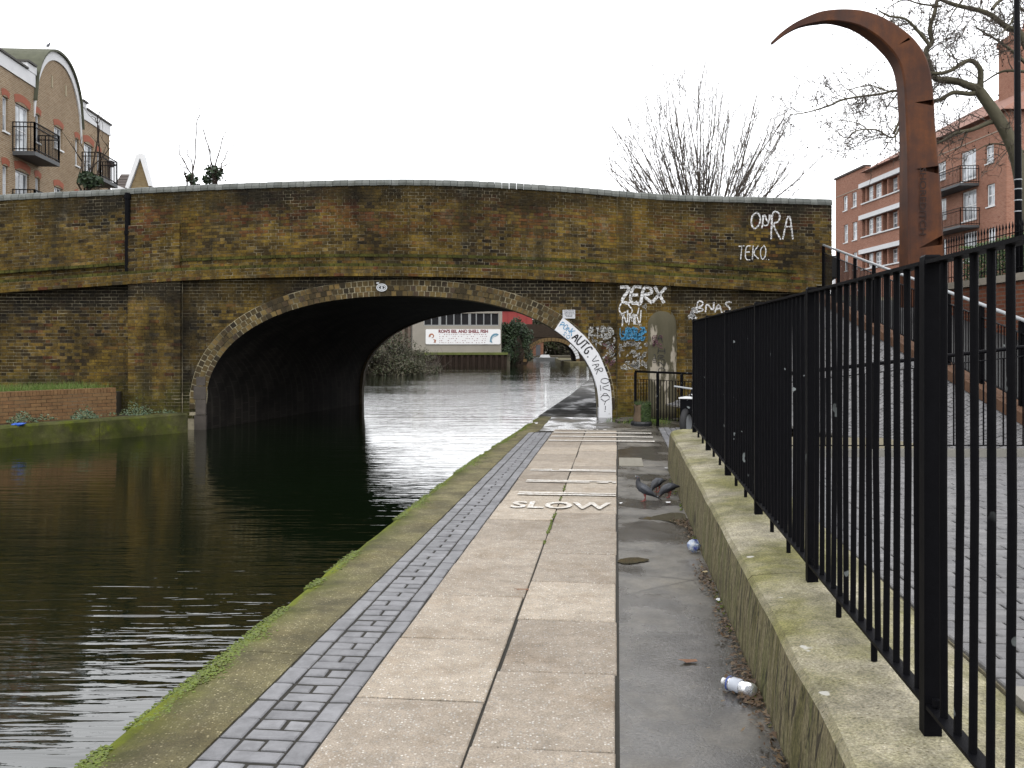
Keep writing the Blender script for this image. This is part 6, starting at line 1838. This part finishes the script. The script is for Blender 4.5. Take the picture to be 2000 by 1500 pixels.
# ---- pigeons
PG = NT('pigeon plumage'); r, g, a_, b_ = PG.attr()
PGM = PG.fin(PG.mix(PG.noise(30, 4), PG.mix(r, (.035, .037, .045), (.115, .125, .145)), PG.mix(r, (.02, .02, .026), (.075, .082, .10))), .55, .4)
LEGM = m_plain('pink legs', (.30, .07, .06), .6, .2); BEAK = m_plain('dark beak', (.10, .09, .09), .5, .2)
def pigeon(p, head, label, peck, dark, sc=1.0):
    root = thing('pigeon', p, label, 'pigeon', 'pigeons on the towpath')
    fw = Vector((math.cos(head), math.sin(head), 0)); sd = Vector((-fw.y, fw.x, 0)); zv = Vector((0, 0, 1))
    def T(f, z, s=0): return p + (fw * f + sd * s + zv * z) * sc
    # spine from tail tip to beak: forward, height, half width, half height
    if not peck:
        sp = [(-.215, .022, .020, .004), (-.17, .050, .024, .008), (-.12, .083, .034, .022), (-.075, .110, .047, .042), (-.025, .140, .056, .056), (.02, .168, .056, .058), (.050, .196, .047, .049), (.064, .224, .034, .036), (.067, .248, .025, .027), (.067, .270, .021, .022), (.070, .288, .022, .022), (.080, .300, .020, .018), (.094, .302, .011, .010)]
    else:
        sp = [(-.200, .135, .018, .004), (-.155, .140, .024, .009), (-.105, .142, .036, .026), (-.06, .138, .050, .046), (-.01, .130, .058, .057), (.035, .116, .055, .055), (.068, .096, .044, .044), (.090, .074, .031, .033), (.104, .056, .024, .026), (.114, .042, .021, .022), (.124, .031, .020, .019), (.133, .023, .014, .013), (.139, .016, .008, .008)]
    rings = []
    for i, (f, z, w_, h_) in enumerate(sp):
        q0, q1 = sp[max(0, i - 1)], sp[min(len(sp) - 1, i + 1)]
        d = Vector((q1[0] - q0[0], q1[1] - q0[1])).normalized(); nf, nz = -d.y, d.x
        rings.append([T(f + nf * h_ * math.sin(a), z + nz * h_ * math.sin(a), w_ * math.cos(a)) for a in [2 * math.pi * k / 16 for k in range(16)]])
    mb = MB(); mb.loft(rings)
    tone = [0, .1, .35, .6, .7, .6, .35, .05, .0, .1, .35, .4, .4] if not dark else [0, .1, .2, .3, .35, .3, .2, 0, 0, .05, .15, .2, .2]
    mb.c = [(tone[i], R(), 0, 0) for i in range(len(sp)) for _ in range(16)]
    obj('body', mb, PGM, root, smooth_=True)
    def spine(f):
        for a, b in zip(sp[:-1], sp[1:]):
            if a[0] <= f <= b[0]: t = (f - a[0]) / (b[0] - a[0]); return [lerp(x, y, t) for x, y in zip(a, b)]
        return sp[0]
    for s in (-1, 1):
        wr = []
        for (f, k) in ((.036, .15), (.02, .55), (-.02, .80), (-.07, .85), (-.12, .75), (-.165, .5), (-.195, .15)):
            _, z, w_, h_ = spine(f); hh = max(h_, .012) * k; ww = max(w_, .012)
            wr.append([T(f, z + .25 * h_ + hh, s * ww * .62), T(f, z + .15 * h_ + .2 * hh, s * (ww * 1.02 + .006)), T(f, z - hh * .55, s * (ww * .90 + .005)), T(f, z + .1 * h_, s * ww * .5)])
        mb = MB(); mb.loft(wr); mb.c = [(.95 if not dark else .5, R(), 0, 0) if i < 16 else (.1, 0, 0, 0) for i in range(28)]
        obj('wing', mb, PGM, root, smooth_=True)
        mb = MB(); k0 = T(-.015, .092, .026 * s); k1 = T(-.022, .050, .026 * s); k2 = T(-.008 + .012 * s, .004, .026 * s)
        mb.tube([k0, k1, k2], [.016, .0055, .0045], 6)
        for a in (-.5, 0, .5): mb.tube([k2, k2 + (fw * math.cos(a) + sd * math.sin(a)) * .032 * sc - zv * .001], [.0042, .002], 5)
        mb.tube([k2, k2 - fw * .018 * sc], [.004, .002], 5)
        obj('leg', mb, LEGM, root)
        e_ = sp[-3]; mb = MB(); mb.blob(T(e_[0] + .002, e_[1] + .004, s * (e_[2] - .001)), .0045, (1, 1, 1), .05); obj('eye', mb, m_plain('orange eye', (.40, .12, .03), .3, .1) if 'orange eye' not in bpy.data.materials else bpy.data.materials['orange eye'], root)
    f, z = sp[-1][0], sp[-1][1]
    mb = MB(); e = T(f + .020, z - .009) if not peck else T(f + .006, z - .014)
    mb.tube([T(f - .006, z), e], [.0065, .0015], 6); bkk = obj('beak', mb, BEAK, root)
    mb = MB(); mb.blob(T(f + .001, z + .005), .006, (1, 1, 1), .1); obj('cere', mb, WHITE, bkk)
def on_path(x, y): D = EYE * FPX / (y - HOR); q = at(x, y, D); q.z = .0; return q
pigeon(on_path(1257, 979), math.radians(172), 'grey pigeon standing upright with its head raised, leftmost of the three', False, False, .86)
pigeon(on_path(1283, 961), math.radians(222), 'dark pigeon with its head down, middle of the three', True, True, .84)
pigeon(on_path(1305, 972), math.radians(196), 'dark pigeon pecking nearest the low wall', True, True, .84)
# the bird on the curved gable
bp = F.pt(F.Y(99), gz(F.Y(99)) + .10, -.1)
_g = thing('roof_bird', bp, 'tiny grey bird perched on top of the curved gable', 'bird')
mb = MB(); rings = []
for (f, z, w_) in ((-.20, .05, .01), (-.10, .10, .045), (0, .16, .07), (.08, .22, .05), (.12, .29, .035), (.16, .30, .02), (.19, .295, .004)):
    rings.append([bp + Vector((w_ * math.cos(a), f, z + w_ * math.sin(a))) for a in [2 * math.pi * k / 8 for k in range(8)]])
mb.loft(rings); obj('body', mb, PGM, _g, smooth_=True)
mb = MB()
for s in (-.02, .02): mb.tube([bp + Vector((s, 0, 0)), bp + Vector((s, .02, .12))], .008, 5)
obj('leg', mb, BEAK, _g)
# ---- puddles
PUD = NT('puddle water'); PUD.b.inputs['IOR'].default_value = 1.4
PUDM = PUD.fin(PUD.mix(PUD.noise(4, 3), (.070, .062, .046), (.10, .088, .064)), .02, .5)
def puddle(pts_px, label):
    c = [on_path(x, y) for x, y in pts_px]
    for _ in range(3):
        c = [q for a, b in zip(c, c[1:] + c[:1]) for q in (a * .75 + b * .25, a * .25 + b * .75)]
    m = sum(c, Vector()) / len(c)
    fine = [q + (q - m).normalized() * (.03 * mnoise.noise((q.x * 6, q.y * 6, 0)) + .012 * mnoise.noise((q.x * 25, q.y * 25, 3))) for q in c]
    mb = MB(); mb.add([Vector((q.x, q.y, .0045)) for q in fine], [tuple(range(len(fine)))]); tag(obj('puddle', mb, PUDM), label, 'puddle')
puddle([(1240, 1014), (1256, 1009), (1275, 1011), (1300, 1003), (1334, 1001), (1342, 1012), (1344, 1026), (1322, 1025), (1300, 1016), (1270, 1016)], 'larger shallow puddle against the low wall in front of the pigeons')
puddle([(1209, 1094), (1235, 1089), (1262, 1091), (1272, 1095), (1250, 1099), (1228, 1102), (1209, 1101)], 'small shallow puddle beside the slab edge')
# ---- plastic bottle
BOTM = NT('clear bottle plastic'); BOTM.b.inputs['Transmission Weight'].default_value = .85
BOTM = BOTM.fin((.90, .94, 1.0), .12, .6, k=.95)
b0_ = on_path(1413, 1343); b1_ = on_path(1474, 1366); b0_.z = .033; b1_.z = .037
bt_ = thing('plastic_bottle', (b0_ + b1_) / 2 - Vector((0, 0, .03)), 'crushed clear plastic bottle with blue cap lying beside the low wall', 'bottle')
ax = (b1_ - b0_).normalized(); sx = ax.cross(Vector((0, 0, 1))).normalized(); L_ = (b1_ - b0_).length
def bring(t, r_, n_=14, sq=1.0): return [b0_ + ax * (L_ * t) + Vector((0, 0, 0)) + (sx * math.cos(a) + Vector((0, 0, 1)) * math.sin(a) * sq) * r_ * (1 + .10 * mnoise.noise((t * 12, a, 2))) for a in [2 * math.pi * k / n_ for k in range(n_)]]
mb = MB(); mb.loft([bring(t_, r_, 14, .95) for t_, r_ in ((.06, .012), (.13, .014), (.22, .029), (.30, .033), (.42, .031), (.55, .034), (.68, .030), (.80, .035), (.92, .034), (.98, .028), (1.0, .015))]); bo_ = obj('bottle_body', mb, BOTM, bt_, smooth_=True)
mb = MB(); mb.loft([bring(t_, .0345) for t_ in (.30, .42, .52, .60)], cap=False); obj('label_wrap', mb, m_plain('bottle label', (.62, .66, .74), .4, .25, 18), bt_, smooth_=True)
mb = MB(); mb.loft([bring(t_, .0352) for t_ in (.20, .255)], cap=False); obj('label_band', mb, m_plain('bottle blue', (.06, .10, .34), .4, .2), bt_, smooth_=True)
mb = MB(); mb.loft([bring(t_, r_) for t_, r_ in ((-.02, .012), (-.015, .0155), (.06, .0155), (.065, .012))]); obj('cap', mb, WHITE, bt_)
# ---- crumpled packet
c_ = on_path(1355, 1078)
t = NT('blue white foil'); PK = t.fin(t.ramp(t.noise(22, 3, .6), [(.38, (.06, .08, .32)), (.5, (.36, .44, .60)), (.62, (.70, .74, .78))]), .35, .5)
mb = MB(); rings = []
for i in range(9):
    th = math.pi * i / 8; rings.append([c_ + Vector((math.cos(a) * math.sin(th) * .052, math.sin(a) * math.sin(th) * .048, .05 + .048 * math.cos(th))) * 1 + Vector([.016 * mnoise.noise((math.cos(a) * 3 + q, math.sin(a) * 3, th * 3)) for q in (0, 5, 9)]) for a in [2 * math.pi * k / 12 for k in range(12)]])
mb.loft(rings); tag(obj('crumpled_packet', mb, PK, center=True), 'crumpled blue and white wrapper against the low wall', 'litter')
q = at(38, 833, 18.2); mb = MB(); mb.blob(Vector((q.x, q.y, .14)), .07, (2.0, 1.2, .6), .35); mb.blob(Vector((q.x - .09, q.y, .13)), .05, (1.6, 1.0, .6), .35)
tag(obj('blue_litter', mb, m_plain('litter blue', (.03, .12, .55), .4, .3, 20), center=True), 'bright blue plastic litter on the left quay', 'litter')
for (x, y, lb_, s) in ((1302, 917, 'white paper scrap by the wall end beyond the pigeons', .030), (1305, 985, 'torn white paper scrap in front of the pigeons', .035), (1377, 1122, 'pale yellow scrap of paper by the wall below the wrapper', .030), (1403, 1177, 'tiny white scrap near the wall below the yellow scrap', .016), (1212, 986, 'tiny white crumb at the slab edge by the painted word', .02)):
    c = on_path(x, y); mb = MB()
    pts_ = [c + Vector((math.cos(a) * s * U(.6, 1.3), math.sin(a) * s * U(.6, 1.3), .012 + U(0, .014))) for a in [2 * math.pi * k / 7 for k in range(7)]]
    mb.prism(pts_, (0, 0, .002)); tag(obj('paper_scrap', mb, WHITE if y not in (1122,) else m_plain('yellowed paper', (.5, .4, .22), .7, .2), center=True), lb_, 'litter')
# ---- dead leaves and grit gathered along the wall foot
mb = MB()
for k in range(5200):
    v = 2.6 + 6.5 * R() ** 1.3; m = mnoise.noise((v * 1.4, 2, 2))
    u = .665 - abs(random.gauss(0, .045 + .08 * max(0, m)))
    if R() > .35 + m: continue
    c = P(u, v, .010 + U(0, .012)); a = Vector((U(-1, 1), U(-1, 1), U(-.35, .35))).normalized(); b = Vector((-a.y, a.x, U(-.3, .3))).normalized(); s = U(.005, .022)
    mb.add([c - a * s, c + b * s * .45, c + a * s, c - b * s * .45], [(0, 1, 2, 3)], (R(), R(), 0, 0))
dl = stuff(obj('leaf_litter', mb, BROWNLEAF)); dl['label'] = 'brown leaf litter gathered along the foot of the low wall'; dl['category'] = 'leaf litter'
for (x, y, lb_) in ((1020, 1153, 'single brown leaf lying in the joint between the slabs'), (1345, 1292, 'single red brown leaf near the wall foot')):
    c = on_path(x, y); mb = MB(); pts_ = [c + Vector((math.cos(a) * .055 * (1 if k % 2 else .7), math.sin(a) * .028 * (1 if k % 2 else .7), .006 + .004 * math.cos(2 * a))) for k, a in [(k, 2 * math.pi * k / 10) for k in range(10)]]
    mb.prism(pts_, (0, 0, .0015)); tag(obj('fallen_leaf', mb, m_plain('leaf brown', (.22, .11, .06), .7, .3) if 'leaf brown' not in bpy.data.materials else bpy.data.materials['leaf brown'], center=True), lb_, 'leaf')
mb = MB()
for k in range(420):      # weeds in the slab joint and the wall foot
    if R() < .6: u, v = -.602 + U(-.008, .008), U(2.5, 12)
    else: u, v = .66 - abs(random.gauss(0, .015)), U(3, 12)
    if mnoise.noise((v * 2.2, u, 7)) < .1: continue
    c = P(u, v, .004)
    for q in range(5): mb.blob(c + Vector((U(-.008, .008), U(-.02, .02), U(0, .006))), U(.004, .009), (1, 1, .7), .4, (R(), R(), 0, 0))
jm = stuff(obj('joint_moss', mb, MOSS)); jm['label'] = 'specks of moss in the slab joint and wall foot'; jm['category'] = 'moss'
